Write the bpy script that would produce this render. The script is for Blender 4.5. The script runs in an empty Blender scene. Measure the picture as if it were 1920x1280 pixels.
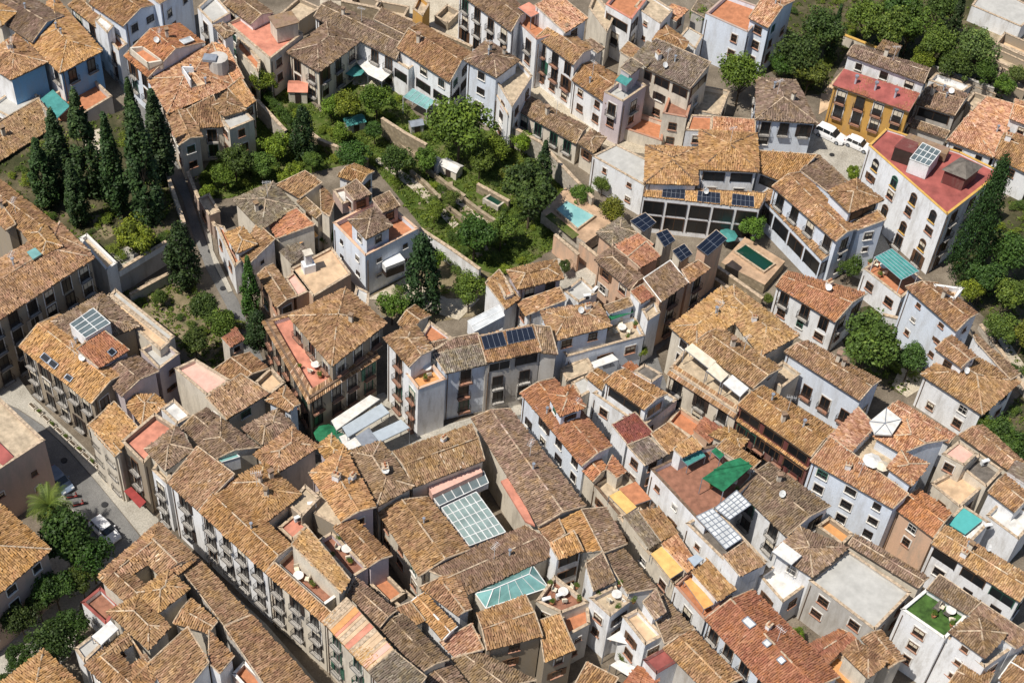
import bpy, math, random
import numpy as np
from mathutils import Vector, Matrix
R = math.radians
scene = bpy.context.scene
COL = scene.collection
random.seed(7); RNG = np.random.default_rng(7)

# ---------------------------------------------------------------- camera
FPX, PITCH, ROLL, CAMH = 3000.0, R(48), R(5), 149.0
r0 = Vector((1, 0, 0)); u0 = Vector((0, math.sin(PITCH), math.cos(PITCH))); fw = Vector((0, math.cos(PITCH), -math.sin(PITCH)))
RT = r0*math.cos(ROLL) + u0*math.sin(ROLL); UP = u0*math.cos(ROLL) - r0*math.sin(ROLL)
CP = Vector((0, -CAMH/math.tan(PITCH), CAMH))
cam = bpy.data.objects.new('camera', bpy.data.cameras.new('camera')); COL.objects.link(cam)
M = Matrix((RT, UP, -fw)).transposed().to_4x4(); M.translation = CP; cam.matrix_world = M
cam.data.sensor_width = 36; cam.data.lens = 36*FPX/1920; cam.data.clip_end = 3000; cam.data.clip_start = 1
scene.camera = cam

# ---------------------------------------------------------------- light
SUN_EL, SUN_AZ = R(61), R(-141)          # direction TO the sun, azimuth measured from +x
tosun = Vector((math.cos(SUN_EL)*math.cos(SUN_AZ), math.cos(SUN_EL)*math.sin(SUN_AZ), math.sin(SUN_EL)))
sun = bpy.data.objects.new('sun', bpy.data.lights.new('sun', 'SUN')); COL.objects.link(sun)
sun.data.energy = 4.8; sun.data.angle = R(0.5); sun.data.color = (1.0, 0.945, 0.86)
sun.rotation_euler = tosun.to_track_quat('Z', 'Y').to_euler(); sun.location = (0, 0, 200)
w = bpy.data.worlds.new("World"); scene.world = w; w.use_nodes = True
nt = w.node_tree; bg = nt.nodes['Background']; sk = nt.nodes.new('ShaderNodeTexSky'); sk.sky_type = 'NISHITA'
sk.sun_disc = False; sk.sun_elevation = SUN_EL; sk.sun_rotation = R(90) - SUN_AZ
nt.links.new(sk.outputs[0], bg.inputs[0]); bg.inputs[1].default_value = 0.082
scene.view_settings.view_transform = 'Standard'; scene.view_settings.look = 'None'
scene.view_settings.exposure = 0.10; scene.view_settings.gamma = 1
scene.cycles.max_bounces = 5; scene.cycles.diffuse_bounces = 3; scene.cycles.glossy_bounces = 2; scene.cycles.transmission_bounces = 3
scene.cycles.transparent_max_bounces = 4; scene.cycles.caustics_reflective = False; scene.cycles.caustics_refractive = False
try: scene.cycles.use_denoising = True
except Exception: pass

def P(px, py, z=0.0):
    """the place in the town, at height z, that the photograph shows at px, py"""
    d = fw*FPX + RT*(px-960) - UP*(py-640)
    return CP + d*((z-CP.z)/d.z)

# ---------------------------------------------------------------- materials
MATS = {}
def newmat(name, rough=0.85, spec=0.3, metal=0.0):
    m = bpy.data.materials.new(name); m.use_nodes = True
    b = m.node_tree.nodes['Principled BSDF']
    b.inputs['Roughness'].default_value = rough; b.inputs['Metallic'].default_value = metal
    b.inputs['Specular IOR Level'].default_value = spec
    MATS[name] = m
    return m, m.node_tree, b
def nnode(t, kind, **kw):
    n = t.nodes.new(kind)
    for k, v in kw.items(): setattr(n, k, v)
    return n
def ramp(t, fac, stops):
    n = t.nodes.new('ShaderNodeValToRGB'); e = n.color_ramp.elements
    while len(e) < len(stops): e.new(0.5)
    for q, (p, c) in zip(e, stops): q.position = p; q.color = (*c, 1)
    t.links.new(fac, n.inputs[0]); return n.outputs[0]
def noise(t, scale, detail=4, rough=0.6, vec=None):
    n = t.nodes.new('ShaderNodeTexNoise'); n.inputs['Scale'].default_value = scale
    n.inputs['Detail'].default_value = detail; n.inputs['Roughness'].default_value = rough
    if vec is None: vec = nnode(t, 'ShaderNodeNewGeometry').outputs['Position']
    t.links.new(vec, n.inputs['Vector']); return n.outputs['Fac']
def mix(t, fac, a, b, mode='MIX'):
    n = t.nodes.new('ShaderNodeMix'); n.data_type = 'RGBA'; n.blend_type = mode
    for s, v in ((n.inputs[0], fac), (n.inputs[6], a), (n.inputs[7], b)):
        if hasattr(v, 'is_linked') or hasattr(v, 'links'): t.links.new(v, s)
        else: s.default_value = v if isinstance(v, (int, float)) else (*v, 1)
    return n.outputs[2]
def bump(t, b, h, strength=0.4, dist=0.05):
    n = t.nodes.new('ShaderNodeBump'); n.inputs['Strength'].default_value = strength; n.inputs['Distance'].default_value = dist
    t.links.new(h, n.inputs['Height']); t.links.new(n.outputs[0], b.inputs['Normal'])
def plain(name, c, rough=0.8, spec=0.3, metal=0.0, var=0.12, scale=1.5):
    m, t, b = newmat(name, rough, spec, metal)
    f = noise(t, scale, 5)
    c2 = tuple(x*(1-var*2) for x in c); c3 = tuple(min(1, x*(1+var)) for x in c)
    t.links.new(ramp(t, f, [(0.3, c2), (0.7, c3)]), b.inputs['Base Color'])
    return m
def wallmat(name, c, dirt=(0.33, 0.29, 0.24), amt=0.55, coarse=0.55):
    m, t, b = newmat(name, 0.92, 0.2)
    geo = nnode(t, 'ShaderNodeNewGeometry').outputs['Position']
    mp = nnode(t, 'ShaderNodeMapping'); mp.inputs['Scale'].default_value = (1.6, 1.6, 0.35); t.links.new(geo, mp.inputs[0])
    f = noise(t, coarse, 6, 0.7, mp.outputs[0])      # streaks running down the plaster
    f2 = noise(t, 5, 4, 0.6)
    base = ramp(t, f2, [(0.3, tuple(x*0.88 for x in c)), (0.7, c)])
    fac = ramp(t, f, [(0.46, (0, 0, 0)), (0.68, (amt*1.15,)*3)])
    t.links.new(mix(t, fac, base, dirt), b.inputs['Base Color'])
    bump(t, b, noise(t, 9, 5), 0.25, 0.03)
    return m
def stonemat(name, c1, c2, mortar, sx=1.1, sy=0.45):
    m, t, b = newmat(name, 0.95, 0.15)
    v = t.nodes.new('ShaderNodeTexVoronoi'); v.inputs['Scale'].default_value = 1.9
    g = nnode(t, 'ShaderNodeNewGeometry').outputs['Position']; t.links.new(g, v.inputs['Vector'])
    col = ramp(t, noise(t, 0.9, 6, 0.75), [(0.3, c1), (0.7, c2)])
    d = ramp(t, v.outputs['Distance'], [(0.25, (0, 0, 0)), (0.62, (0.6, 0.6, 0.6))])
    t.links.new(mix(t, d, col, mortar), b.inputs['Base Color']); bump(t, b, v.outputs['Distance'], 0.5, 0.06)
    return m
def tilemat(name, cols, lichen=(0.115, 0.082, 0.05), lic=0.5, sat=1.0):
    """barrel tiles: each tile carries its own firing tint, lichen grows in patches"""
    m, t, b = newmat(name, 0.95, 0.1)
    def wx(c, k=sat): y = .35*c[0]+.5*c[1]+.15*c[2]; return tuple(y+(q-y)*k for q in c)
    cols = [wx(c) for c in cols]
    a = nnode(t, 'ShaderNodeAttribute', attribute_name='tint').outputs['Fac']
    c = ramp(t, a, [(0.0, cols[0]), (0.3, cols[1]), (0.6, cols[2]), (0.88, cols[3]), (1.0, cols[4])])
    f = noise(t, 0.30, 6, 0.75); f2 = noise(t, 2.2, 4, 0.7)
    l1 = ramp(t, f, [(0.42, (0, 0, 0)), (0.70, (lic, lic, lic))])
    l2 = ramp(t, f2, [(0.50, (0, 0, 0)), (0.66, (lic*.85,)*3)])
    c = mix(t, l1, c, tuple(0.55*x+0.45*y for x, y in zip(lichen, cols[1])))
    c = mix(t, l2, c, lichen)
    hue = ramp(t, noise(t, .8, 4, .7), [(.35, (1.10,1.02,.80)), (.5, (1,1,1)), (.66, (1.04,.94,1.02))])
    c = mix(t, 1.0, c, hue, 'MULTIPLY')
    c = mix(t, 1.0, c, nnode(t, 'ShaderNodeObjectInfo').outputs['Color'], 'MULTIPLY')
    t.links.new(c, b.inputs['Base Color'])
    bump(t, b, noise(t, 22, 4), 0.5, 0.03)
    return m
tilemat('tile_tan', [(.19,.10,.052), (.33,.19,.095), (.46,.275,.145), (.58,.375,.215), (.70,.54,.38)], sat=.91)
tilemat('tile_brown', [(.15,.087,.05), (.26,.158,.088), (.36,.225,.13), (.47,.31,.185), (.61,.46,.33)], lic=.6, sat=.74)
tilemat('tile_golden', [(.24,.13,.055), (.42,.24,.108), (.55,.33,.155), (.65,.425,.225), (.75,.59,.40)], lic=.35, sat=.95)
tilemat('tile_orange', [(.27,.115,.06), (.42,.18,.09), (.52,.235,.12), (.58,.29,.16), (.65,.42,.28)], lic=.35, sat=.92)
tilemat('tile_maroon', [(.14,.05,.04), (.19,.065,.055), (.24,.085,.07), (.28,.105,.085), (.34,.15,.12)], lic=.3)
tilemat('tile_pale', [(.26,.12,.07), (.48,.26,.155), (.62,.37,.23), (.72,.49,.33), (.80,.66,.51)], lic=.28)
tilemat('tile_grey', [(.11,.09,.07), (.19,.155,.12), (.27,.225,.175), (.36,.31,.25), (.50,.45,.38)], lic=.5)
tilemat('tile_red', [(.22,.085,.05), (.33,.135,.075), (.42,.185,.105), (.50,.24,.14), (.57,.36,.24)], lic=.4, sat=.95)
wallmat('wall_white', (.86,.865,.875), amt=.45); wallmat('wall_cream', (.72,.65,.54)); wallmat('wall_stone', (.36,.30,.225), amt=.7)
wallmat('wall_grey', (.55,.52,.48), amt=.6); wallmat('wall_pink', (.50,.37,.31)); wallmat('wall_blue', (.20,.42,.70), amt=.25)
wallmat('wall_pale_blue', (.74,.80,.89), amt=.3)  # white plaster; the blue of its shaded sides is mixed into the colour
wallmat('wall_yellow', (.60,.34,.09), amt=.3); wallmat('wall_brown', (.36,.22,.14)); wallmat('wall_mauve', (.60,.52,.54), amt=.35)
wallmat('wall_maroon', (.17,.055,.05), amt=.3); wallmat('wall_brick', (.46,.23,.15)); wallmat('wall_peach', (.68,.45,.31))
plain('floor_terra', (.48,.20,.10), var=.15); plain('floor_coral', (.60,.25,.17), var=.2, scale=.7); plain('floor_red', (.35,.10,.085), var=.2, scale=.6)
plain('floor_cement', (.46,.45,.42), var=.09, scale=.9); plain('floor_peach', (.62,.44,.28), var=.2, scale=.7); plain('floor_white', (.68,.66,.62), var=.2, scale=.8)
plain('floor_pink', (.70,.42,.34), var=.08); plain('floor_brick', (.30,.14,.09), var=.2); plain('floor_lawn', (.06,.125,.025), var=.3)
plain('floor_tan', (.50,.40,.28), var=.2); plain('floor_dark', (.16,.14,.12), var=.25); plain('floor_orange', (.62,.31,.12), var=.1)
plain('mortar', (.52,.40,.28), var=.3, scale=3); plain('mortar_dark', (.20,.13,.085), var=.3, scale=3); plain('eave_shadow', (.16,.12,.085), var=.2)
plain('mortar_white', (.76,.73,.68), var=.12, scale=3)
plain('wood_brown', (.13,.07,.04), .6); plain('wood_dark', (.05,.035,.03), .6); plain('frame_white', (.75,.75,.73), .5); plain('frame_green', (.05,.15,.10), .5)
plain('iron', (.03,.03,.032), .5); plain('metal_light', (.55,.62,.68), .35, .5, .3, var=.06); plain('metal_grey', (.32,.35,.40), .45, .5, .3)
plain('canvas_white', (.70,.68,.64), .8, var=.12); plain('canvas_green', (.02,.165,.075), .8, var=.25); plain('canvas_teal', (.07,.27,.25), .7, var=.15)
plain('canvas_orange', (.68,.36,.12), .8); plain('canvas_red', (.30,.05,.045), .8); plain('canvas_yellow', (.72,.46,.16), .8); plain('canvas_cream', (.72,.64,.50), .8)
plain('pipe_white', (.7,.7,.7), .4); plain('pot_clay', (.42,.18,.09), .8); plain('bark', (.10,.075,.05), .9, var=.3)
plain('slate_blue', (.17,.22,.30), .4, .5); plain('yellow_trim', (.62,.38,.10), .7)
plain('paint_white', (.80,.80,.80), .5); plain('asphalt_dark', (.045,.045,.048), .9)
def glass(name, c, rough=.12):
    m, t, b = newmat(name, rough, .8); f = noise(t, .7, 3)
    t.links.new(ramp(t, f, [(.35, tuple(x*.7 for x in c)), (.65, c)]), b.inputs['Base Color'])
glass('glass_dark', (.012,.014,.017), .3); glass('glass_solar', (.008,.013,.028), .35); glass('glass_teal', (.22,.44,.42), .2); glass('glass_slate', (.15,.19,.20), .2)
glass('glass_pale', (.27,.35,.33), .25); glass('glass_car', (.02,.025,.03), .08); plain('pool_teal', (.10,.42,.40), .15, .6, var=.05); glass('glass_white', (.72,.74,.74), .3)
def leafmat(name, c):
    m, t, b = newmat(name, .6, .25)
    a = nnode(t, 'ShaderNodeAttribute', attribute_name='tint').outputs['Fac']
    oc = nnode(t, 'ShaderNodeObjectInfo').outputs['Color']
    k = ramp(t, a, [(0, tuple(x*.42 for x in c)), (.5, c), (1, (c[0]*1.9, c[1]*1.6, c[2]*1.3))])
    t.links.new(mix(t, 1.0, k, oc, 'MULTIPLY'), b.inputs['Base Color'])
    try:
        b.inputs['Subsurface Weight'].default_value = 0
    except Exception: pass
leafmat('leaf', (.075,.125,.022)); leafmat('leaf_cypress', (.030,.060,.018))

# ---------------------------------------------------------------- mesh builder
class MB:
    def __init__(s): s.v=[]; s.n=0; s.lt=[]; s.lv=[]; s.mi=[]; s.tn=[]; s.mats=[]
    def mat(s, m):
        if m not in s.mats: s.mats.append(m)
        return s.mats.index(m)
    def add(s, verts, faces, m, tint=0.5):
        k = s.mat(m); verts = np.asarray([tuple(v) for v in verts], float).reshape(-1, 3)
        s.v.append(verts); s.tn.append(np.full(len(verts), tint))
        for f in faces: s.lt.append(np.array([len(f)])); s.lv.append(np.array(f)+s.n); s.mi.append(np.array([k]))
        s.n += len(verts)
    def quads(s, verts, q, m, tint):
        k = s.mat(m); s.v.append(verts); s.tn.append(tint); s.lt.append(np.full(len(q), 4)); s.lv.append(q.reshape(-1)+s.n)
        s.mi.append(np.full(len(q), k)); s.n += len(verts)
    def box(s, c, size, m, rz=0, tint=.5):
        x, y, z = (q/2 for q in size); ca, sa = math.cos(rz), math.sin(rz); vs = []
        for dz in (-z, z):
            for dx, dy in ((-x,-y),(x,-y),(x,y),(-x,y)): vs.append((c[0]+dx*ca-dy*sa, c[1]+dx*sa+dy*ca, c[2]+dz))
        s.add(vs, [(3,2,1,0),(4,5,6,7),(0,1,5,4),(1,2,6,5),(2,3,7,6),(3,0,4,7)], m, tint)
    def prism(s, pts, z0, z1, m, mtop=None):
        """pts ccw seen from above; z0/z1 number or list"""
        n = len(pts); a = z0 if hasattr(z0, '__len__') else [z0]*n; b = z1 if hasattr(z1, '__len__') else [z1]*n
        vs = [(p[0],p[1],q) for p,q in zip(pts,a)] + [(p[0],p[1],q) for p,q in zip(pts,b)]
        s.add(vs, [tuple(range(n-1,-1,-1))] + [(i,(i+1)%n,n+(i+1)%n,n+i) for i in range(n)] + ([] if mtop else [tuple(range(n,2*n))]), m)
        if mtop: s.add(vs[n:], [tuple(range(n))], mtop)
    def tube(s, a, b, r, m, seg=6, r2=None, tint=.5, cap=True):
        a = Vector(a); b = Vector(b); d = (b-a)
        if d.length < 1e-5: return
        d.normalize(); x = d.orthogonal().normalized(); y = d.cross(x); r2 = r if r2 is None else r2; vs = []
        for p, q in ((a, r), (b, r2)):
            for k in range(seg):
                t = 2*math.pi*k/seg; vs.append(p + x*math.cos(t)*q + y*math.sin(t)*q)
        f = [(k,(k+1)%seg,seg+(k+1)%seg,seg+k) for k in range(seg)]
        if cap: f += [tuple(range(seg-1,-1,-1)), tuple(range(seg,2*seg))]
        s.add(vs, f, m, tint)
    def build(s, name, parent=None, origin=None, smooth=False):
        me = mesh_of(s, name, origin, smooth)
        o = bpy.data.objects.new(name, me); COL.objects.link(o)
        if parent is not None: o.parent = parent
        elif origin is not None: o.location = origin
        return o
def mesh_of(s, name, origin=None, smooth=False):
    me = bpy.data.meshes.new(name); v = np.concatenate(s.v)
    if origin is not None: v = v - np.array(tuple(origin))
    lt = np.concatenate(s.lt).astype(np.int32); lv = np.concatenate(s.lv).astype(np.int32); mi = np.concatenate(s.mi).astype(np.int32)
    me.vertices.add(len(v)); me.vertices.foreach_set('co', v.astype(np.float32).ravel())
    me.loops.add(len(lv)); me.loops.foreach_set('vertex_index', lv)
    me.polygons.add(len(lt)); me.polygons.foreach_set('loop_start', (np.cumsum(lt)-lt).astype(np.int32)); me.polygons.foreach_set('loop_total', lt)
    me.polygons.foreach_set('material_index', mi)
    me.polygons.foreach_set('use_smooth', np.full(len(lt), bool(smooth)))
    at = me.attributes.new('tint', 'FLOAT', 'POINT'); at.data.foreach_set('value', np.concatenate(s.tn).astype(np.float32))
    for m in s.mats: me.materials.append(MATS[m])
    me.update(calc_edges=True); me.validate()
    return me
def tag(o, label=None, cat=None, group=None, kind=None):
    if label: o['label'] = label
    if cat: o['category'] = cat
    if group: o['group'] = group
    if kind: o['kind'] = kind
    return o
def empty(name, loc, label, cat, group=None):
    o = bpy.data.objects.new(name, None); COL.objects.link(o); o.location = loc; o.empty_display_size = .5
    return tag(o, label, cat, group)
def inst(name, me, parent, loc, rz=0, scale=1):
    o = bpy.data.objects.new(name, me); COL.objects.link(o); o.parent = parent
    o.location = loc; o.rotation_euler = (0, 0, rz); o.scale = (scale,)*3 if not hasattr(scale, '__len__') else scale
    return o

# ---------------------------------------------------------------- windows, balconies and other shared pieces
SH = {}
def shared(key, fn):
    if key not in SH: mb = MB(); fn(mb); SH[key] = mesh_of(mb, key.split('|')[0])
    return SH[key]
def window_mesh(w, h, frame, kind, var=0):
    # local frame: x along wall, -y outward, z up from sill
    def f(mb):
        t = .09
        mb.box((0, -.015, h/2), (w, .03, h), 'glass_dark')
        for sx in (-1, 1): mb.box((sx*(w/2), -.05, h/2), (t, .10, h+t), frame)
        mb.box((0, -.05, h), (w-t, .10, t), frame)
        mb.box((0, -.04, h*.5), (.05, .07, h-t), frame)
        if var == 1: mb.box((0, -.035, h*.78), (w-t, .05, h*.42), 'canvas_cream')
        if var == 2:
            for sx in (-1, 1): mb.box((sx*(w*.5+.26), -.05, h/2), (.44, .05, h), frame)
        if var == 3: mb.box((0, -.04, h*.62), (w-t, .05, h*.74), 'frame_white')
        if var in (0, 1, 3) and kind != 'a' and frame != 'frame_white':
            for sx in (-1, 1): mb.box((sx*(w/2+.12), -.025, h/2), (.14, .05, h+.3), 'mortar_white')
            mb.box((0, -.025, h+.13), (w+.3, .05, .16), 'mortar_white')
        if kind == 'w':
            mb.box((0, -.04, h*.55), (w-t, .06, .045), frame); mb.box((0, -.09, -.04), (w+.3, .2, .09), 'mortar_white' if frame != 'wood_brown' else 'wall_brick')
        if kind == 'a':
            seg = 8; r = w/2+.02; c = h
            vs = [(0, -.03, c)] + [(r*math.cos(math.pi*k/seg), -.03, c+r*math.sin(math.pi*k/seg)) for k in range(seg+1)]
            mb.add(vs, [(0, k+1, k+2) for k in range(seg)], 'glass_dark')
            for k in range(seg):
                a = vs[k+1]; b = vs[k+2]; mb.tube((a[0], -.06, a[2]), (b[0], -.06, b[2]), .07, frame, 4)
            mb.box((0, -.09, -.04), (w+.3, .2, .09), 'yellow_trim')
    return shared(f'window|{w}{h}{frame}{kind}{var}', f)
def balcony_mesh(w, slab='wall_brick'):
    def f(mb):
        d = .5; mb.box((0, -d/2, -.05), (w, d, .09), slab)
        for z in (.08, .98): mb.tube((-w/2, -d, z), (w/2, -d, z), .022, 'iron', 4)
        for sx in (-1, 1):
            for z in (.08, .98): mb.tube((sx*w/2, -d, z), (sx*w/2, 0, z), .022, 'iron', 4)
            mb.tube((sx*w/2, -d, 0), (sx*w/2, -d, 1.0), .025, 'iron', 4)
            for q in (.33, .66): mb.tube((sx*w/2, -d*q, 0), (sx*w/2, -d*q, .98), .014, 'iron', 4)
        n = int(w/.13)
        for k in range(1, n): mb.tube((-w/2+k*w/n, -d, 0), (-w/2+k*w/n, -d, .98), .012, 'iron', 3, cap=False)
    return shared(f'balcony|{w}{slab}', f)
def chimney_mesh(k):
    def f(mb):
        if k == 0:
            mb.box((0,0,.5), (.55,.45,1.7), 'wall_cream'); mb.box((0,0,1.38), (.72,.62,.08), 'mortar_dark')
            for s in (-1,1): mb.box((s*.2,0,1.5), (.09,.4,.2), 'wall_cream')
            mb.box((0,0,1.65), (.78,.68,.09), 'tile_brown')
        elif k == 1:
            mb.tube((0,0,-.3), (0,0,1.1), .13, 'metal_light', 8); mb.tube((0,0,1.1), (0,0,1.3), .24, 'metal_grey', 8)
        elif k == 2:
            mb.box((0,0,.3), (.8,.6,1.3), 'wall_white'); mb.box((0,0,1.0), (.95,.75,.1), 'mortar')
            mb.box((-.2,0,1.2), (.2,.2,.35), 'pot_clay'); mb.box((.2,0,1.2), (.2,.2,.35), 'pot_clay')
    return shared(f'chimney|{k}', f)
def antenna_mesh():
    def f(mb):
        mb.tube((0,0,-.5), (0,0,2.6), .03, 'pipe_white', 5); mb.tube((-.6,0,2.4), (.6,.1,2.4), .02, 'pipe_white', 4)
        for k in range(6): mb.tube((-.5+.2*k, -.3, 2.4), (-.5+.2*k, .35, 2.4), .012, 'pipe_white', 3)
    return shared('antenna|', f)
def dish_mesh():
    def f(mb):
        mb.tube((0,0,-.3), (0,0,.7), .03, 'metal_grey', 5)
        c = Vector((0,-.1,.8)); seg = 12; n = Vector((0,-.75,.66)).normalized(); x = Vector((1,0,0)); y = n.cross(x); vs = [c-n*.1]
        for k in range(seg): vs.append(c + x*.42*math.cos(6.2832*k/seg) + y*.42*math.sin(6.2832*k/seg))
        mb.add(vs, [(0, k+1, (k+1)%seg+1) for k in range(seg)], 'frame_white'); mb.tube(c, c+n*.45, .015, 'metal_grey', 4)
    return shared('dish|', f)

# ---------------------------------------------------------------- polygon geometry
def area2(p): return sum(p[i][0]*p[(i+1)%len(p)][1]-p[(i+1)%len(p)][0]*p[i][1] for i in range(len(p)))/2
def clip(poly, a, b, c):
    """keep a*x+b*y+c >= 0"""
    out = []; n = len(poly)
    for i in range(n):
        p, q = poly[i], poly[(i+1)%n]; dp = a*p[0]+b*p[1]+c; dq = a*q[0]+b*q[1]+c
        if dp >= 0: out.append(p)
        if (dp > 0 and dq < 0) or (dp < 0 and dq > 0):
            t = dp/(dp-dq); out.append((p[0]+t*(q[0]-p[0]), p[1]+t*(q[1]-p[1])))
    return out
def line(p, q):
    dx, dy = q[0]-p[0], q[1]-p[1]; L = math.hypot(dx, dy); a, b = -dy/L, dx/L     # inward normal for a ccw polygon
    return a, b, -(a*p[0]+b*p[1])
def inset(poly, ds):
    n = len(poly); L = [line(poly[i], poly[(i+1)%n]) for i in range(n)]; out = []
    for i in range(n):
        a1, b1, c1 = L[i-1]; c1 -= ds[i-1]; a2, b2, c2 = L[i]; c2 -= ds[i]; D = a1*b2-a2*b1
        out.append(((b1*c2-b2*c1)/D, (a2*c1-a1*c2)/D) if abs(D) > 1e-4 else poly[i])
    return out
def inside(poly, x, y, m=0):
    n = len(poly)
    for i in range(n):
        a, b, c = line(poly[i], poly[(i+1)%n])
        if a*x+b*y+c < m: return False
    return True

class Wing:
    """one block of a house: a convex outline, an eave height and which edges carry eaves
    e eave, g gable or upper edge, m joint with the next block of the same roof; F = flat with parapet"""
    def __init__(s, pts, h, flags='eeee', roof='tan', style='w', slope=.34, base=0.0, par=.75, trim='mortar'):
        s.h = h; s.slope = slope; s.flat = flags[0] == 'F'; s.roof = roof; s.style = style; s.base = base; s.par = par; s.trim = trim
        if len(pts) == 3:
            a, b, c = (P(*p, h) for p in pts); w = [a, b, c, a+c-b]; w = [(q.x, q.y) for q in w]; pts = list(pts)+[None]
        else: w = [tuple(P(*p, h))[:2] for p in pts]
        n = len(w); fl = list('F'*n) if s.flat else list(flags); s.ver = []
        assert len(fl) == n, (pts, flags)
        idx = list(range(n))
        if area2(w) < 0:
            w = w[::-1]; pts = list(pts)[::-1]; fl = [fl[(n-2-i) % n] for i in range(n)]
        s.ver = [i for i in range(n) if fl[i] == 'v']; fl = ['e' if q == 'v' else q for q in fl]
        if not s.flat:
            for it in range(6):
                es = [line(w[i], w[(i+1)%n]) for i in range(n) if fl[i] == 'e']; new = []
                for i in range(n):
                    if fl[i] == 'e' or fl[i-1] == 'e' or pts[i] is None: new.append(w[i]); continue
                    z = s.h + s.slope*max(0, min(a*w[i][0]+b*w[i][1]+c for a, b, c in es)); new.append(tuple(P(*pts[i], z))[:2])
                w = new
        s.poly = w; s.fl = fl; s.n = n
        s.es = [line(w[i], w[(i+1)%n]) for i in range(n) if fl[i] == 'e']
        ov = {'e': .38, 'g': .1, 'm': 0, 'F': 0.0}
        s.ins = inset(w, [2.1 if i in s.ver else ov[f] for i, f in enumerate(fl)])
        if area2(s.ins) < .5: s.ins = w
    def z(s, x, y):
        if s.flat or not s.es: return s.h
        return s.h + s.slope*min(a*x+b*y+c for a, b, c in s.es)
    def walls(s, mb, m):
        n = s.n; top = .02
        for i in range(n):
            if s.fl[i] == 'm': continue
            p, q = s.ins[i], s.ins[(i+1)%n]; L = math.hypot(q[0]-p[0], q[1]-p[1])
            if L < .05: continue
            if s.flat: prof = [(0, s.h-s.par-.02), (1, s.h-s.par-.02)]
            else:
                N = 40; zs = [s.z(p[0]+(q[0]-p[0])*k/N, p[1]+(q[1]-p[1])*k/N) for k in range(N+1)]
                prof = [(0, zs[0])] + [(k/N, zs[k]) for k in range(1, N) if abs(zs[k+1]-2*zs[k]+zs[k-1]) > 1e-3] + [(1, zs[N])]
                prof = [(t, z_-.05) for t, z_ in prof]
            vs = [(p[0], p[1], s.base), (q[0], q[1], s.base)] + [(p[0]+(q[0]-p[0])*t, p[1]+(q[1]-p[1])*t, z_) for t, z_ in prof[::-1]]
            mm = 'wall_white' if m == 'wall_blue' and (q[1]-p[1]) < 0 else m
            mb.add(vs, [tuple(range(len(vs)))], mm)
    def make_roof(s, mb, wallm):
        n = s.n
        if s.flat:
            zf = s.h-s.par; inn = inset(s.poly, [.22]*n)
            mb.add([(x, y, zf) for x, y in s.poly], [tuple(range(n))], 'floor_'+s.roof)
            for i in range(n):
                p, q, q2, p2 = s.poly[i], s.poly[(i+1)%n], inn[(i+1)%n], inn[i]
                mb.prism([p, q, q2, p2], zf-.02, s.h-.06, wallm)
                k = inset([p, q, q2, p2], [-.05]*4)
                mb.prism(k, s.h-.06, s.h, s.trim)
            return
        tm = 'tile_'+s.roof; th = .14
        if len(s.es) == 0: return
        E = [i for i in range(n) if s.fl[i] == 'e']; seams = {}
        for k, i in enumerate(E):
            a, b, c = s.es[k]; f = list(s.poly)
            for k2 in range(len(E)):
                if k2 != k:
                    a2, b2, c2 = s.es[k2]; f = clip(f, a2-a, b2-b, c2-c)
                    if len(f) < 3: break
            if len(f) < 3: continue
            V = [Vector((x, y, s.z(x, y))) for x, y in f]
            mb.add([v+Vector((0,0,-th+.04)) for v in V], [tuple(range(len(V)))], tm, .28)
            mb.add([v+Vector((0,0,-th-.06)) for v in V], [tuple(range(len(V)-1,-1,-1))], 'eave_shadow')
            m_ = len(V)
            for j in range(m_):
                p, q = V[j], V[(j+1)%m_]
                if (q-p).length < .08: continue
                on = False
                for e in range(n):
                    A, B, C_ = line(s.poly[e], s.poly[(e+1)%n])
                    if abs(A*p.x+B*p.y+C_) < .02 and abs(A*q.x+B*q.y+C_) < .02:
                        on = True
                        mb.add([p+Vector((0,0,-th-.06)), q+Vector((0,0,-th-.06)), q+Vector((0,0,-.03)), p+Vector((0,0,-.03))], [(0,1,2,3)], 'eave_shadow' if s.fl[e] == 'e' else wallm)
                        if s.fl[e] == 'g' and s.slope > .1: mb.tube(p+Vector((0,0,.02)), q+Vector((0,0,.02)), .085, s.trim, 5)
                        break
                if not on:
                    key = (round((p.x+q.x)*2), round((p.y+q.y)*2))
                    if key not in seams:
                        seams[key] = 1
                        d = (q-p); valley = False
                        L = d.length; t = 0; z0 = Vector((0,0,.03))
                        nseg = max(1, int(L/.8))
                        for g in range(nseg):
                            pa = p+d*(g/nseg)+z0; pb = p+d*((g+1)/nseg)+z0
                            mb.tube(pa+Vector((0,0,random.uniform(0,.03))), pb, .115, s.trim if random.random() < .5 else tm, 5, r2=.09, tint=random.random())
            # tiles
            up3 = Vector((a, b, s.slope)).normalized(); al = Vector((b, -a, 0)); nn = al.cross(up3)
            if nn.z < 0: nn = -nn
            p0 = Vector((*s.poly[i], s.h)); uv = np.array([((v-p0).dot(al), (v-p0).dot(up3)) for v in V])
            lo, hi = uv.min(0), uv.max(0); pu, pv = .235, .42
            gu = np.arange(lo[0]+pu*.5, hi[0], pu); gv = np.arange(0, hi[1], pv)
            if len(gu) == 0 or len(gv) == 0: continue
            U, Vv = np.meshgrid(gu, gv); U = U.ravel(); Vv = Vv.ravel(); cu, cv = U, Vv+pv*.5
            ok = np.ones(len(U), bool); sgn = 1 if area2([tuple(x) for x in uv]) > 0 else -1
            for j in range(m_):
                x1, y1 = uv[j]; x2, y2 = uv[(j+1)%m_]; L = math.hypot(x2-x1, y2-y1)
                if L < 1e-4: continue
                ok &= (sgn*((x2-x1)*(cv-y1)-(y2-y1)*(cu-x1))/L > .04)
            U, Vv = U[ok], Vv[ok]; N = len(U)
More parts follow.
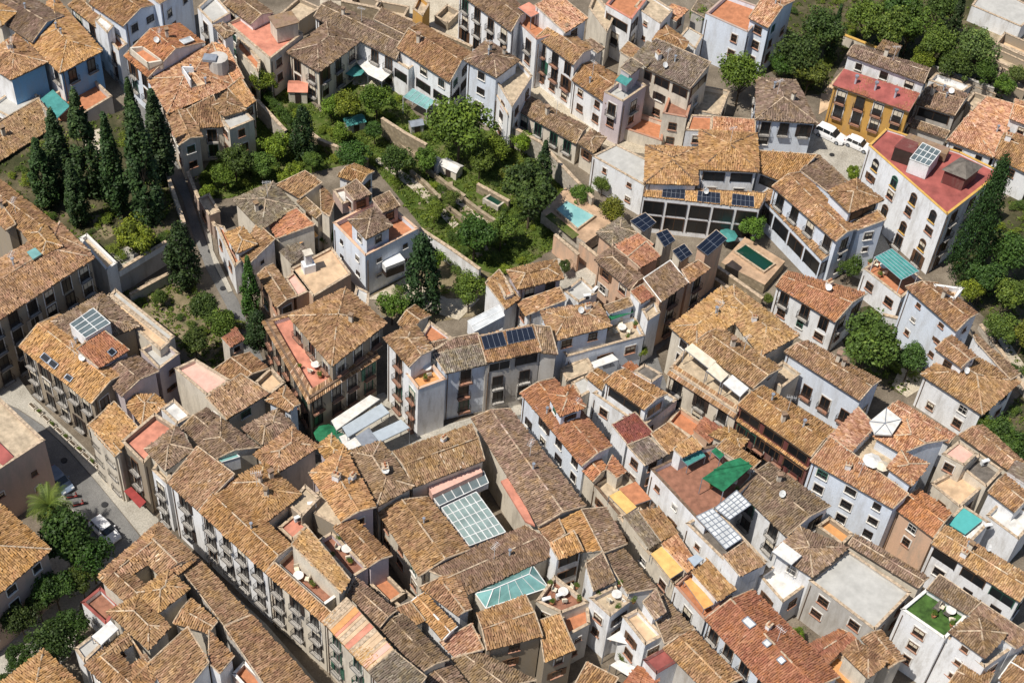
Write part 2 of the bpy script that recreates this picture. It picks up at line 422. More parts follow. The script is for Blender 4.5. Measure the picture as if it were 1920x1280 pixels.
            if N == 0: continue
            # each column of tiles wanders a little, each tile is shifted and lifted a little
            keep = RNG.random(N) > .02; U, Vv = U[keep], Vv[keep]; N = len(U)
            sag = .05*np.sin(U*.9+p0.x)+.04*np.sin(Vv*1.3+p0.y)
            U = U + RNG.normal(0, .022, N) + .05*np.sin(Vv*1.1+U*.35); lift = RNG.uniform(0, .028, N)+sag*.6+.03; Vj = Vv + RNG.normal(0, .05, N); tw = RNG.normal(0, .03, N)
            sec = [(-.112, -.030), (-.06, .036), (.06, .036), (.112, -.030)]
            allv = np.zeros((N, 8, 3)); A3 = np.array(al); B3 = np.array(up3); N3 = np.array(nn); O3 = np.array(p0)
            for e_, (vv, sc, dn) in enumerate(((-.04, 1.0, .02), (pv+.03, .82, -.005))):
                for k3, (su, sn) in enumerate(sec):
                    allv[:, e_*4+k3, :] = O3 + (U+su*sc+tw*(1 if e_ else -1))[:,None]*A3 + (Vj+vv)[:,None]*B3 + (sn*sc+dn+lift)[:,None]*N3
            q = np.array([[0,1,5,4],[1,2,6,5],[2,3,7,6]])
            Q = (np.arange(N)*8)[:,None,None] + q[None]
            tint = RNG.beta(2.0, 2.4, N)*.85 + .07*np.sin(U*3.1+Vv*.7) + RNG.normal(0, .05, N)
            for _ in range(RNG.integers(0, 3)):       # patches relaid with newer or older tiles
                cu_, cv_ = RNG.uniform(lo[0], hi[0]), RNG.uniform(0, hi[1]); ru, rv = RNG.uniform(.5, 1.6), RNG.uniform(.6, 2.2)
                tint[(np.abs(U-cu_) < ru) & (np.abs(Vv-cv_) < rv)] += RNG.uniform(-.18, .22)
            tint = np.clip(tint, 0, 1)
            mb.quads(allv.reshape(-1,3), Q.reshape(-1,4), tm, np.repeat(tint, 8))

WINGS = []; HOUSES = []
def H(name, label, wall, wings, frame='wood_brown', cat='house', group=None, win=True, chim=None):
    wm = 'wall_'+wall; WINGS.extend(wings)
    x = sum(p[0] for g in wings for p in g.poly)/sum(g.n for g in wings); y = sum(p[1] for g in wings for p in g.poly)/sum(g.n for g in wings)
    b = min(g.base for g in wings); root = empty(name, (x, y, b), label, cat, group)
    o = Vector((x, y, b)); mb = MB()
    for g in wings: g.walls(mb, wm)
    mb.build('wall', root, o)
    for g in wings:
        mb = MB(); g.make_roof(mb, wm)
        if mb.v:
            k = random.uniform(.85, 1.13); q = random.choice([0, 0, 0, .02, .05]); mb.build('roof', root, o).color = (k*(1-q*.9)*random.uniform(.98,1.04), k, k*(1+q*1.6)*random.uniform(.90,1.03), 1)
        for i in g.ver:
            q_ = inset(g.poly, [.45]*g.n); p, q = Vector(q_[i]), Vector(q_[(i+1)%g.n]); L = (q-p).length; n_ = max(2, round(L/2.7)); mb = MB(); d = (q-p)/L; rz = math.atan2(d.y, d.x); nx = Vector((-d.y, d.x))
            for k in range(n_+1): c = p+d*(L*k/n_); mb.box((c.x, c.y, (g.base+g.h)/2), (.2,.2,g.h-g.base-.1), 'wall_white', rz)
            c = p+d*L/2+nx*.7
            if g.h-g.base > 4.4:
                zf = g.h-2.75; mb.box((c.x, c.y, zf-.12), (L,1.8,.24), 'wall_cream', rz); c2 = p+d*L/2
                for zz in (.5, 1.0): mb.tube(Vector((*p, zf+zz)), Vector((*q, zf+zz)), .03, 'iron', 4)
                for k in range(int(L/.25)): c3 = p+d*(k*.25); mb.tube((c3.x,c3.y,zf), (c3.x,c3.y,zf+1), .015, 'iron', 3, cap=False)
            c = p+d*L/2; mb.box((c.x, c.y, g.h-.18), (L,.24,.28), 'wall_cream', rz); mb.build('veranda', root, o)
    HOUSES.append((root, wings, frame, wall, win, chim))
    return root, wings

def finish_house(root, wings, frame, wall, win, chim):
    o = root.location; rr = random.Random(sum(map(ord, root['label'])))
    n_w = 0; pipes = []
    for g in wings:
        st = g.style
        if win and st != 'n' and g.style != 'n':
            for i in range(g.n):
                if g.fl[i] == 'm': continue
                p, q = g.ins[i], g.ins[(i+1)%g.n]; L = math.hypot(q[0]-p[0], q[1]-p[1])
                if L < 1.8: continue
                ux, uy = (q[0]-p[0])/L, (q[1]-p[1])/L; nx, ny = uy, -ux       # outward for ccw
                mid = Vector(((p[0]+q[0])/2, (p[1]+q[1])/2, g.h)); view = (CP-mid)
                if nx*view.x + ny*view.y < -20: continue
                shadow_side = nx*tosun.x+ny*tosun.y < 0
                top = g.h - (.5 if not g.flat else g.par+.35); fh = 2.62
                dens = 2.35 if any(c in st for c in 'bB') and 'a' not in st else (3.3 if 'a' in st else 2.75)
                nf = max(0, int((top-g.base+.5)/fh)); nc = max(1, int((L-.5)/dens))
                rz = math.atan2(uy, ux)
                if L > 4.5 and g.base < 1: pipes.append((p[0]+ux*.35+nx*.07, p[1]+uy*.35+ny*.07, g.base, g.z(p[0]+ux*.35, p[1]+uy*.35)-.25-(g.par if g.flat else 0)))
                if '|' in g.style:
                    st = g.style.split('|')[0 if nx < -.05 else 1]
                    if st == 'n': continue
                for f in range(nf):
                    s_ = st[min(f, len(st)-1)]
                    if s_ == 'n': continue
                    for c in range(nc):
                        x = (c+.5)/nc*L; px, py = p[0]+ux*x, p[1]+uy*x
                        zt = top - .15 - f*fh
                        if s_ in 'wW' and nc > 1 and rr.random() < (.14 if s_ == 'w' else 0): continue
                        if s_ in 'wW': wd, ht, k = (1.05, 1.25, 'w'); z0 = zt - 1.4
                        elif s_ in 's': wd, ht, k = (.6, .7, 'w'); z0 = zt - 1.0
                        elif s_ == 'b' or s_ == 'B': wd, ht, k = (1.2, 2.1, 'd'); z0 = zt - 2.12
                        elif s_ == 'a': wd, ht, k = (1.0, 1.35, 'a'); z0 = zt - 2.0
                        elif s_ == 'G': wd, ht, k = (round(L/nc*.86, 1), 2.2, 'd'); z0 = zt - 2.25
                        elif s_ == 'g': wd, ht, k = (L/nc*.78, 1.45, 'd'); z0 = zt - 1.5
                        else: wd, ht, k = (.95, 1.15, 'w'); z0 = zt - 1.35
                        if z0 < g.base+.15: continue
                        tx, ty = px+nx*.7, py+ny*.7; hid = False
                        for h in WINGS:
                            if h is g: continue
                            if h.base < z0+.5 and inside(h.poly, tx, ty) and h.z(tx, ty) > z0+.3: hid = True; break
                        if hid: continue
                        wd = round(wd, 1) if s_ == 'g' else wd
                        vr_ = rr.choice([0,0,0,4,4,4,4,1,1,2]); fr_ = frame if rr.random() < .8 else rr.choice(['wall_grey','wood_dark','wood_brown','frame_green'])
                        if s_ in 'wWs': k4 = rr.choice([.8,1,1,1.15]); wd = round(wd*k4,2); ht = round(ht*rr.choice([.85,1,1]),2)
                        x += rr.uniform(-.15,.15) if s_ not in 'gG' else 0; px, py = p[0]+ux*x, p[1]+uy*x
                        inst('window', window_mesh(wd, ht, fr_, k, 4 if s_ in 'gG' else vr_), root, (px+nx*.02-o.x, py+ny*.02-o.y, z0-o.z), rz); n_w += 1
                        if s_ == 'B' or (s_ == 'b' and rr.random() < .85):
                            inst('balcony', balcony_mesh(1.55, 'wall_brick' if wall in ('peach', 'maroon') or 'rust balconies' in root['label'] or 'red balconies' in root['label'] or root['label'].startswith('ochre') else 'wall_grey'), root, (px+nx*.02-o.x, py+ny*.02-o.y, z0-.02-o.z), rz)
        if g is wings[-1]: _pipes(root, pipes[:3])
        if not g.flat and area2(g.poly) > 30 and chim is not False:
            for k in range(rr.choice([0, 1, 1, 2, 3]) if chim is None else chim):
                for _ in range(8):
                    t = [rr.random() for _ in range(g.n)]; s_ = sum(t); x = sum(a*b[0] for a, b in zip(t, g.poly))/s_; y = sum(a*b[1] for a, b in zip(t, g.poly))/s_
                    if inside(g.poly, x, y, .8): break
                kind = rr.choice([0, 0, 1, 1, 2])
                inst('chimney', chimney_mesh(kind), root, (x-o.x, y-o.y, g.z(x, y)-o.z), rr.uniform(0, 3), rr.uniform(.7, 1.0))
            if rr.random() < .25:
                x = sum(q[0] for q in g.poly)/g.n+rr.uniform(-1.5, 1.5); y = sum(q[1] for q in g.poly)/g.n+rr.uniform(-1.5, 1.5)
                inst('satellite_dish', dish_mesh(), root, (x-o.x, y-o.y, g.z(x, y)-o.z), rr.uniform(-.5, .9))
            if rr.random() < .4:
                x = sum(q[0] for q in g.poly)/g.n+rr.uniform(-1, 1); y = sum(q[1] for q in g.poly)/g.n+rr.uniform(-1, 1)
                inst('antenna', antenna_mesh(), root, (x-o.x, y-o.y, g.z(x, y)-o.z), rr.uniform(0, 3))

def _pipes(root, pipes):
    for a, b, z0, z1 in pipes:
        if z1-z0 < 2: continue
        mb = MB(); mb.tube((a,b,z0), (a,b,z1), .055, 'mortar_dark', 5); mb.build('drainpipe', root, Vector(root.location))
def ccw(p): return p if area2([tuple(q)[:2] for q in p]) > 0 else p[::-1]
def quad3(pts, z, wing=None, off=.12):
    """four corners of a flat thing at height z (number or list), or lying on a roof"""
    out = []
    for i, p in enumerate(pts):
        zz = z[i] if hasattr(z, '__len__') else z
        if wing is not None:
            zz = wing.h
            for _ in range(8):
                q = P(*p, zz); zz = wing.z(q.x, q.y)+off
        out.append(P(*p, zz))
    return out
def slab(mb, V, t, m):
    V = ccw(V); n = len(V); dz = Vector((0,0,t))
    mb.add([v-dz for v in V]+list(V), [tuple(range(n-1,-1,-1)), tuple(range(n,2*n))]+[(i,(i+1)%n,n+(i+1)%n,n+i) for i in range(n)], m)
def grid_slab(mb, V, nx, ny, pane, frame, t=.08, fw_=.035, lift=.03):
    slab(mb, V, t, pane); a, b, c, d = V
    n = (b-a).cross(d-a).normalized()
    if n.z < 0: n = -n
    for k in range(nx+1):
        s = k/nx; mb.tube(a.lerp(b, s)+n*lift, d.lerp(c, s)+n*lift, fw_, frame, 4)
    for k in range(ny+1):
        s = k/ny; mb.tube(a.lerp(d, s)+n*lift, b.lerp(c, s)+n*lift, fw_, frame, 4)
def part(root, name, mb):
    return mb.build(name, root, Vector(root.location))
def solar(root, pts, nx, ny, wing=None, z=None, off=.3):
    V = quad3(pts, z, wing, off); mb = MB(); grid_slab(mb, V, nx, ny, 'glass_solar', 'metal_grey', .08, .018, .01)
    return part(root, 'solar_panel', mb)
def skylight(root, pts, nx, ny, wing=None, z=None, off=.35, pane='glass_teal', frame='frame_white', box=None, name='skylight'):
    V = quad3(pts, z, wing, off); mb = MB(); grid_slab(mb, V, nx, ny, pane, frame, .12, .06, .03)
    if box: W_ = ccw(V); mb.prism([(v.x, v.y) for v in W_], [v.z-box for v in W_], [v.z-.13 for v in W_], 'wall_white')
    return part(root, name, mb)
def awning(root, pts, z, m, posts=True, name='awning', drop=2.4, t=.06):
    V = quad3(pts, z); mb = MB(); slab(mb, V, t, m)
    if posts:
        for v in V: mb.tube(v-Vector((0,0,drop)), v-Vector((0,0,t)), .05, 'metal_grey', 5)
        for i in range(len(V)): mb.tube(V[i]-Vector((0,0,t+.04)), V[(i+1)%len(V)]-Vector((0,0,t+.04)), .04, 'metal_grey', 4)
    return part(root, name, mb)
# ================================================================ houses
W = Wing
# ---- top left quarter
H('townhouse', 'small hipped golden roof at the upper left edge, behind the blue house', 'cream', [W([(-52,22),(2,50),(32,23),(-20,-5)], 9.5, 'eeee', 'golden')])
blue, _b = H('townhouse', 'bright blue painted house with black balconies and a wide hipped tan roof', 'blue',
  [W([(52,78),(112,138),(193,95),(98,-12)], 8, 'eeee', 'golden', 'bbn|BBB', slope=.36), W([(-40,112),(20,150),(90,117),(30,62)], 8, 'eeee', 'tan', 'n'),
   W([(-30,20),(60,80),(120,30),(30,-20)], 8.6, 'egeg', 'brown', 'n')], frame='wood_dark')
H('outbuilding', 'low white lean-to with a flat grey top below the blue house', 'white', [W([(-20,200),(22,222),(74,180),(36,158)], 3.6, 'FFFF', 'cement', 'w', par=.4)])
H('house', 'long tan tiled roof at the left edge beside the teal awning', 'cream', [W([(-40,327),(93,243),(73,184),(-60,262)], 4.6, 'eggg', 'tan', 'W')], frame='wood_dark')
ter1, _w = H('roof_terrace', 'walled orange terrace with a teal awning at the foot of the blue house', 'grey', [W([(72,190),(113,238),(210,180),(168,140)], 3.4, 'FFFF', 'terra', 'n', par=.9)])
awning(ter1, [(76,186),(107,222),(131,199),(99,168)], 5.0, 'canvas_teal', drop=2)
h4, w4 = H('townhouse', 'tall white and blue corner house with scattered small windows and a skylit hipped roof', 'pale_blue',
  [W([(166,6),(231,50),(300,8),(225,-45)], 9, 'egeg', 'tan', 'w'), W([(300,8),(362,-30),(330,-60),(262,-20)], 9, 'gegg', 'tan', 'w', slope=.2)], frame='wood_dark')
H('balcony_wing', 'narrow balconied wing with a tiled lean-to roof and white box room beside the lane', 'white',
  [W([(127,10),(180,52),(196,38),(148,-6)], 7, 'eggg', 'tan', 'b'), W([(176,46),(222,94),(238,82),(200,44)], 6.2, 'FFFF', 'terra', 'b', par=.8), W([(178,38),(201,62),(213,48),(188,28)], 8.3, 'FFFF', 'white', 'n', par=.1)])
h5, w5 = H('townhouse', 'house with a smooth orange tiled roof and cut-in terrace beside the curving lane', 'pale_blue', [W([(232,105),(278,146),(384,80),(336,44)], 7.6, 'egeg', 'orange', 'b', slope=.36)])
skylight(h5, [(336,76),(345,83),(364,76),(356,69)], 1, 1, w5[0], pane='glass_white')
mb = MB(); V = quad3([(243,101),(279,130),(306,118),(268,92)], 0, w5[0], .35); slab(mb, V, .3, 'floor_terra')
for i in range(4): mb.prism(ccw([V[i], V[(i+1)%4], V[(i+1)%4]*.93+V[(i+2)%4]*.07, V[i]*.93+V[(i-1)%4]*.07]), min(v.z for v in V)-.3, max(v.z for v in V)+.35, 'wall_cream')
part(h5, 'terrace', mb)
h6, w6 = H('house', 'rambling house with pale weathered roofs, round water tank and gabled end above the lane', 'cream',
  [W([(276,148),(314,214),(440,160),(398,80)], 7, 'eeee', 'pale', 'b', slope=.26), W([(311,214),(335,273),(380,257),(352,198)], 6.4, 'egeg', 'tan', 'w'),
   W([(350,205),(374,240),(420,238),(400,178)], 6.2, 'gegg', 'tan', 'b', slope=.25), W([(397,198),(420,219),(462,206),(428,168)], 7.4, 'eeee', 'tan', 'n'),
   W([(427,165),(459,203),(480,190),(452,145)], 6.6, 'gegg', 'golden', 'w'), W([(415,224),(430,243),(476,224),(458,206)], 6.8, 'FFFF', 'cement', 'W', par=.12),
   W([(398,80),(440,160),(458,148),(425,84)], 7, 'gegg', 'pale', 'n', slope=.15)])
mb = MB(); t = P(410,122,8.2); mb.tube(t-Vector((0,0,2)), t+Vector((0,0,1.3)), 1.35, 'wall_grey', 14); mb.box(t+Vector((-1.0,-.5,1.45)), (1.8,1.4,.4), 'metal_grey'); part(h6, 'water_tank', mb)
mb = MB(); V = quad3([(341,136),(358,165),(385,158),(362,134)], 0, w6[0], .2); slab(mb, V, .3, 'floor_peach')
for i in (0, 3): mb.prism(ccw([V[i], V[(i+1)%4], V[(i+1)%4]*.92+V[(i+2)%4]*.08, V[i]*.92+V[(i-1)%4]*.08]), min(v.z for v in V)-.3, max(v.z for v in V)+.8, 'wall_white')
part(h6, 'terrace', mb)
H('tower_house', 'small square white tower with an arched window and brown hipped roof', 'white', [W([(399,48),(420,73),(443,61),(418,42)], 10, 'eeee', 'brown', 'w', slope=.25)])
H('townhouse', 'white house with rounded balconies at the upper edge above the small white tower', 'white', [W([(370,14),(398,44),(432,24),(400,-12)], 8.5, 'FFFF', 'cement', 'b')])
h9, w9 = H('house', 'cream house with a bright coral roof terrace and small stair hut', 'cream', [W([(425,42),(506,110),(568,62),(494,14)], 7.2, 'FFFF', 'coral', 'w', par=.5, trim='mortar'), W([(442,88),(484,136),(488,112),(448,66)], 6.2, 'FFFF', 'terra', 'w')])
mb = MB(); c = P(533,52,8.2); mb.box(c, (3.2,2.6,2.6), 'wall_cream', .55); mb.box(c+Vector((0,0,1.36)), (3.6,3.0,.14), 'tile_brown', .55); part(h9, 'stair_hut', mb)
H('house', 'brown gabled roof at the upper edge next to the coral terrace', 'white', [W([(418,6),(470,46),(512,24),(462,-12)], 8, 'egeg', 'brown', 'w')])
# ---- top middle
H('mansion', 'cream corner mansion with a grey-brown hipped roof beside the coral terrace house', 'cream', [W([(537,98),(598,136),(676,78),(612,42)], 6.4, 'eeee', 'brown', 'bb')])
H('mansion_wing', 'long wing with a brown gable roof behind the patio with the white shade sail', 'white', [W([(588,32),(742,112),(768,72),(616,2)], 6.2, 'egeg', 'brown', 'b')])
hB3, _w = H('house', 'wide white house with a brown gable roof above a glass pergola patio', 'white', [W([(743,90),(843,155),(886,100),(788,42)], 7.2, 'egeg', 'tan', 'Wg'),
   W([(738,112),(766,130),(782,118),(754,100)], 5.6, 'FFFF', 'tan', 'g'), W([(812,140),(843,157),(858,140),(828,126)], 5.4, 'eggg', 'tan', 'g')], frame='wood_dark')
mb = MB(); V = quad3([(756,182),(800,206),(816,190),(774,166)], 3); grid_slab(mb, V, 5, 1, 'glass_teal', 'metal_light', .06)
for v in V: mb.tube(v-Vector((0,0,3)), v, .06, 'frame_white', 5)
part(hB3, 'pergola', mb)
H('townhouse', 'tall pale blue-white house with small windows beside the largest leafy garden tree', 'pale_blue',
  [W([(870,113),(931,146),(975,113),(912,74)], 9.6, 'eeee', 'brown', 'W')], frame='wood_dark')
H('townhouse', 'white block with cream roof terraces stepping down beside the pale blue house', 'white', [W([(930,150),(960,200),(998,142),(972,112)], 8, 'FFFF', 'tan', 'w'), W([(930,176),(952,215),(972,196),(950,160)], 6, 'FFFF', 'floor'.replace('floor','cement'), 'w')])
H('townhouse', 'white street house with dark balconies at the upper edge behind the sandy ruins', 'white', [W([(858,-14),(958,60),(990,20),(900,-50)], 9.6, 'egeg', 'brown', 'Bbb')])
H('townhouse', 'white street house with an orange roof terrace and a coral awning', 'white', [W([(956,26),(1006,74),(1058,58),(1006,8)], 9, 'FFFF', 'terra', 'bwb', trim='wall_brick'),
   W([(1003,10),(1060,62),(1103,34),(1044,-14)], 10.2, 'gegg', 'pale', 'w', slope=.22)])
awning(HOUSES[-1][0], [(972,14),(996,32),(1016,22),(992,4)], 10.6, 'floor_coral', drop=2.2)
H('townhouse', 'white street house with red balconies and a brown double pitched roof', 'white', [W([(1005,70),(1075,122),(1112,92),(1052,46)], 8.4, 'egeg', 'tan', 'bbw'), W([(1094,82),(1120,100),(1134,90),(1108,72)], 6.5, 'gegg', 'brown', 'n')])
H('townhouse', 'low white street house with a rust tiled roof left of the mauve terrace house', 'white', [W([(1072,150),(1136,194),(1172,152),(1108,112)], 6.2, 'egeg', 'tan', 'Ww')])
hC4, _w = H('townhouse', 'mauve house with stacked terraces, a green awning and a grey-roofed stair hut', 'mauve', [W([(1133,172),(1168,190),(1212,160),(1180,138)], 8, 'FFFF', 'cement', 'bW'), W([(1163,128),(1183,141),(1206,122),(1184,108)], 10.6, 'gegg', 'grey', 'n', slope=.12, base=7)])
awning(hC4, [(1154,150),(1174,161),(1186,148),(1166,137)], 9.8, 'canvas_teal', drop=1.9)
H('townhouse', 'cream house under a large grey weathered roof, with a red tower terrace and orange courtyard', 'cream', [W([(1190,118),(1293,167),(1333,117),(1230,72)], 9.4, 'eggg', 'grey', 'gww', slope=.16),
   W([(1186,110),(1212,126),(1242,92),(1216,76)], 9.8, 'gegg', 'grey', 'n', slope=.08), W([(1243,212),(1288,220),(1302,172),(1258,170)], 6, 'FFFF', 'brick', 'w', trim='wall_brick'), W([(1164,238),(1241,264),(1246,228),(1200,212)], 2.2, 'FFFF', 'terra', 'n', trim='wall_brick')])
H('outbuilding', 'low tan stone ruin with a flat roof below the round green tree', 'cream', [W([(1302,206),(1350,216),(1368,170),(1318,160)], 4, 'FFFF', 'tan', 'w')])
H('house', 'small house with an orange flat strip and pinkish tile lean-to above the square hipped villa', 'white', [W([(1286,244),(1334,246),(1336,217),(1296,215)], 5, 'FFFF', 'terra', 'w', par=.3), W([(1334,246),(1416,250),(1416,224),(1337,218)], 5.2, 'eggg', 'pale', 'n', slope=.2)])
vil, wv = H('villa', 'large white villa with golden hipped roofs, solar panels and a columned veranda', 'white',
  [W([(1310,318),(1424,323),(1420,250),(1310,243)], 9, 'eeee', 'golden', 'gW', slope=.3, trim='mortar_dark'), W([(1208,344),(1310,347),(1308,276),(1210,272)], 8.2, 'eeee', 'golden', 'g', slope=.3, trim='mortar_dark'),
   W([(1206,368),(1424,391),(1438,362),(1211,348)], 6.4, 'vggg', 'golden', 'GG', slope=.3, trim='mortar_dark'), W([(1421,322),(1478,346),(1532,290),(1422,282)], 7.6, 'eggg', 'golden', 'g', slope=.2)], frame='wood_dark', chim=0)
for q in ([(1241,369),(1283,373),(1285,354),(1243,350)], [(1307,377),(1350,381),(1350,362),(1309,358)], [(1372,384),(1414,388),(1413,368),(1374,363)]): solar(vil, q, 5, 2, wv[2], off=.15)
H('house', 'white house with a plain side wall and grey flat roof, left of the columned villa', 'white', [W([(1111,292),(1208,347),(1216,300),(1155,270)], 5.6, 'FFFF', 'cement', 's', par=.15)])
H('house', 'white house with dark balcony doors and a brown hipped roof beside the parked white car', 'pale_blue', [W([(1416,224),(1534,232),(1492,150),(1418,144)], 6.4, 'eeee', 'brown', 'bw')], frame='wood_dark')
H('outbuilding', 'long low outbuilding with mossy brown gable roof and green doors below the street wall', 'cream', [W([(967,205),(1080,270),(1103,238),(986,176)], 4.2, 'egeg', 'brown', 'b')], frame='frame_green')
H('outbuilding', 'tiny square house with a faded hipped roof beside the grey flat roof', 'cream', [W([(1083,268),(1113,288),(1138,258),(1108,241)], 4.4, 'eeee', 'brown', 'w', slope=.25)])
H('townhouse', 'pink and white balconied house at the upper edge beside the tall blank white wall', 'white', [W([(1136,8),(1184,36),(1214,-4),(1168,-30)], 8.6, 'FFFF', 'terra', 'gb', trim='floor_coral')])
H('townhouse', 'tall house with a bare bright white wall at the upper edge', 'white', [W([(1190,12),(1238,44),(1262,18),(1212,-14)], 8, 'FFFF', 'tan', 's', par=.4)])
H('house', 'small cream box house with a pink flat roof at the upper edge', 'cream', [W([(1236,26),(1268,40),(1292,18),(1260,6)], 6.5, 'gegg', 'pale', 'w', slope=.1)])
H('house', 'wedge-shaped house with golden tile roof touching the grey roof', 'cream', [W([(1222,76),(1284,94),(1292,78),(1246,44)], 6.6, 'eeee', 'tan', 'n')])
H('house', 'flat grey topped annex with white edge between the wedge-shaped house and the white terrace house', 'white', [W([(1275,68),(1304,92),(1318,66),(1290,50)], 5, 'FFFF', 'cement', 'n', par=.2)])
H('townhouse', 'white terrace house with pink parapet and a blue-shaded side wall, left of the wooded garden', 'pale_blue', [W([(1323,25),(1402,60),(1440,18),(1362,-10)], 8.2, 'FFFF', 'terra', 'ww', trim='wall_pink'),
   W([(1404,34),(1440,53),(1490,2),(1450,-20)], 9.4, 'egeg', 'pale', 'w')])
# ---- top right
yh, wy = H('townhouse', 'ochre yellow house with rows of dark balconies and a red metal roof strip', 'yellow', [W([(1561,160),(1704,210),(1724,176),(1582,130)], 8, 'eggg', 'red', 'bbb', slope=.2, trim='wall_brown')], frame='wood_dark', chim=0)
V = wy[0].poly; mb = MB(); slab(mb, [Vector((x,y,wy[0].z(x,y)+.1)) for x,y in V], .1, 'floor_red'); part(yh, 'metal_roof', mb)
for px, py in ((1603,158),(1640,170),(1677,184)):
    q = quad3([(px,py)], 0, wy[0], 0)[0]; inst('chimney', chimney_mesh(1), yh, q-Vector(yh.location), 0, 1.2)
H('penthouse', 'white top storey with a row of windows, set on the yellow house', 'white', [W([(1588,103),(1733,156),(1745,128),(1603,83)], 10.6, 'egeg', 'brown', 'W', base=7.5)], frame='wood_dark')
H('outbuilding', 'small shed with a flat brown tile roof among trees behind the yellow house', 'cream', [W([(1642,92),(1680,105),(1691,87),(1655,74)], 6, 'eggg', 'brown', 'n', slope=.1)])
H('house', 'small grey house with a tan tile roof right of the yellow house', 'grey', [W([(1715,194),(1790,217),(1820,178),(1748,158)], 5.2, 'egeg', 'brown', 'gw')])
H('outbuilding', 'narrow lean-to with a tiled strip roof between yellow house and pale orange roof', 'grey', [W([(1700,235),(1772,260),(1781,246),(1707,221)], 3.2, 'eggg', 'brown', 'n')])
H('house', 'roofless white walled yard in front of the wooded slope', 'white', [W([(1742,150),(1805,172),(1822,160),(1756,136)], 3, 'FFFF', 'white', 'n')])
H('house', 'low stone coloured terrace right of the roofless white walled yard', 'stone', [W([(1812,190),(1830,215),(1862,185),(1826,172)], 3.2, 'FFFF', 'tan', 's')])
H('house', 'broad house with a bright pale orange roof right of the red-roofed villa', 'white', [W([(1775,263),(1862,296),(1902,222),(1905,196),(1850,180)], 5.4, 'eeggg', 'pale', 'w', slope=.16)])
H('house', 'brown tiled house at the right edge below the bright pale orange roof', 'white', [W([(1862,294),(1935,330),(1962,270),(1884,246)], 5.2, 'egeg', 'tan', 'w'), W([(1893,222),(1942,242),(1962,202),(1902,186)], 7.2, 'egeg', 'pale', 'w')])
rv, wr = H('villa', 'large white villa with a flat bright red roof, yellow cornice and arched windows', 'white', [W([(1629,272),(1776,402),(1879,322),(1800,284),(1662,240)], 11, 'FFFFF', 'red', 'awab|bbb', par=.35, trim='yellow_trim')], frame='wood_brown')
mb = MB(); V = quad3([(1765,318),(1812,337),(1844,312),(1802,294)], 13); c = sum(V, Vector())/4
mb.prism(ccw([(c+(v-c)*.82).xy for v in V]), 10.6, 12.95, 'wall_maroon'); VV = [tuple(v) for v in ccw(V)]; mb.add(VV+[(c.x,c.y,14.2)], [(0,1,4),(1,2,4),(2,3,4),(3,0,4),(3,2,1,0)], 'floor_dark'); part(rv, 'roof_hut', mb)
mb = MB(); V = quad3([(1678,275),(1716,288),(1722,268),(1694,258)], 13); mb.prism([v.xy for v in ccw(V)], 10.6, 12.9, 'wood_dark'); slab(mb, [c+(v-c)*1.04 for c in [sum(V,Vector())/4] for v in V], .12, 'wall_maroon'); part(rv, 'roof_hut', mb)
skylight(rv, [(1706,298),(1742,312),(1764,284),(1730,268)], 4, 3, z=13, pane='glass_slate', box=2.3)
mb = MB(); V = quad3([(1690,262),(1775,290),(1782,278),(1706,250)], 12.2); slab(mb, V, 1.3, 'tile_brown'); part(rv, 'tiled_annex', mb)
H('ruin', 'long old whitewashed wall patched with stains at the upper right corner', 'white', [W([(1822,10),(1915,50),(1950,20),(1850,-30)], 3, 'FFFF', 'cement', 'n', par=.2)])
H('ruin', 'low roofless stone rooms at the right edge below the stained whitewashed wall', 'stone', [W([(1866,82),(1925,108),(1940,84),(1884,60)], 2.5, 'FFFF', 'peach', 'n', par=1.6), W([(1862,112),(1925,140),(1930,118),(1872,92)], 2.0, 'FFFF', 'tan', 'n', par=1.2), W([(1868,150),(1922,172),(1930,148),(1876,124)], 1.6, 'FFFF', 'tan', 'n', par=1.0)])
# ---- left middle
pal, wp = H('palace', 'huge old palace with heavy brown roofs, inner courtyards and a dark stone front', 'stone',
  [W([(-70,645),(178,483),(112,416),(-135,570)], 11, 'eeee', 'tan', 'bb', slope=.33), W([(-75,360),(86,462),(170,470),(-10,328)], 11, 'eeee', 'tan', 'n', slope=.33),
   W([(42,438),(78,480),(118,462),(84,418)], 12.2, 'eeee', 'golden', 'n', base=9), W([(-20,400),(10,432),(30,420),(5,385)], 11, 'eggg', 'tan', 'n')], frame='wood_dark', chim=1)
mb = MB(); V = quad3([(50,472),(62,486),(78,476),(66,464)], 0, wp[0], .5); slab(mb, V, .2, 'glass_teal'); part(pal, 'skylight', mb)
H('annex', 'white stepped annex with a tan walkway beside the dark stone palace', 'white', [W([(149,446),(200,506),(219,492),(163,438)], 6.4, 'FFFF', 'tan', 'n', par=.6, trim='mortar_white')])
hs, ws = H('townhouse', 'long street house with a big glass skylight and brick-orange roofs, opposite the pink block', 'stone',
  [W([(35,650),(171,757),(248,694),(112,588)], 8.6, 'egeg', 'golden', 'bbb'), W([(95,603),(158,650),(262,612),(192,548)], 9.2, 'eeee', 'brown', 'n', slope=.2)], frame='wood_dark')
skylight(hs, [(131,608),(160,634),(207,606),(175,578)], 4, 2, z=11.6, pane='glass_slate', box=1.8)
for q in ([(75,670),(88,681),(96,672),(83,661)], [(90,682),(102,692),(110,683),(97,673)], [(120,708),(131,716),(137,708),(126,701)]): skylight(hs, q, 1, 1, ws[0], pane='glass_dark', frame='metal_grey', off=.2)
h_, w_ = H('house', 'raised attic block with a ribbed orange roof right of the glass skylight', 'mauve', [W([(143,655),(185,690),(243,656),(192,616)], 10.2, 'gegg', 'orange', 'n', slope=.25, base=7)])
skylight(h_, [(201,660),(210,668),(219,660),(210,652)], 1, 1, w_[0], pane='glass_dark', frame='metal_grey', off=.2)
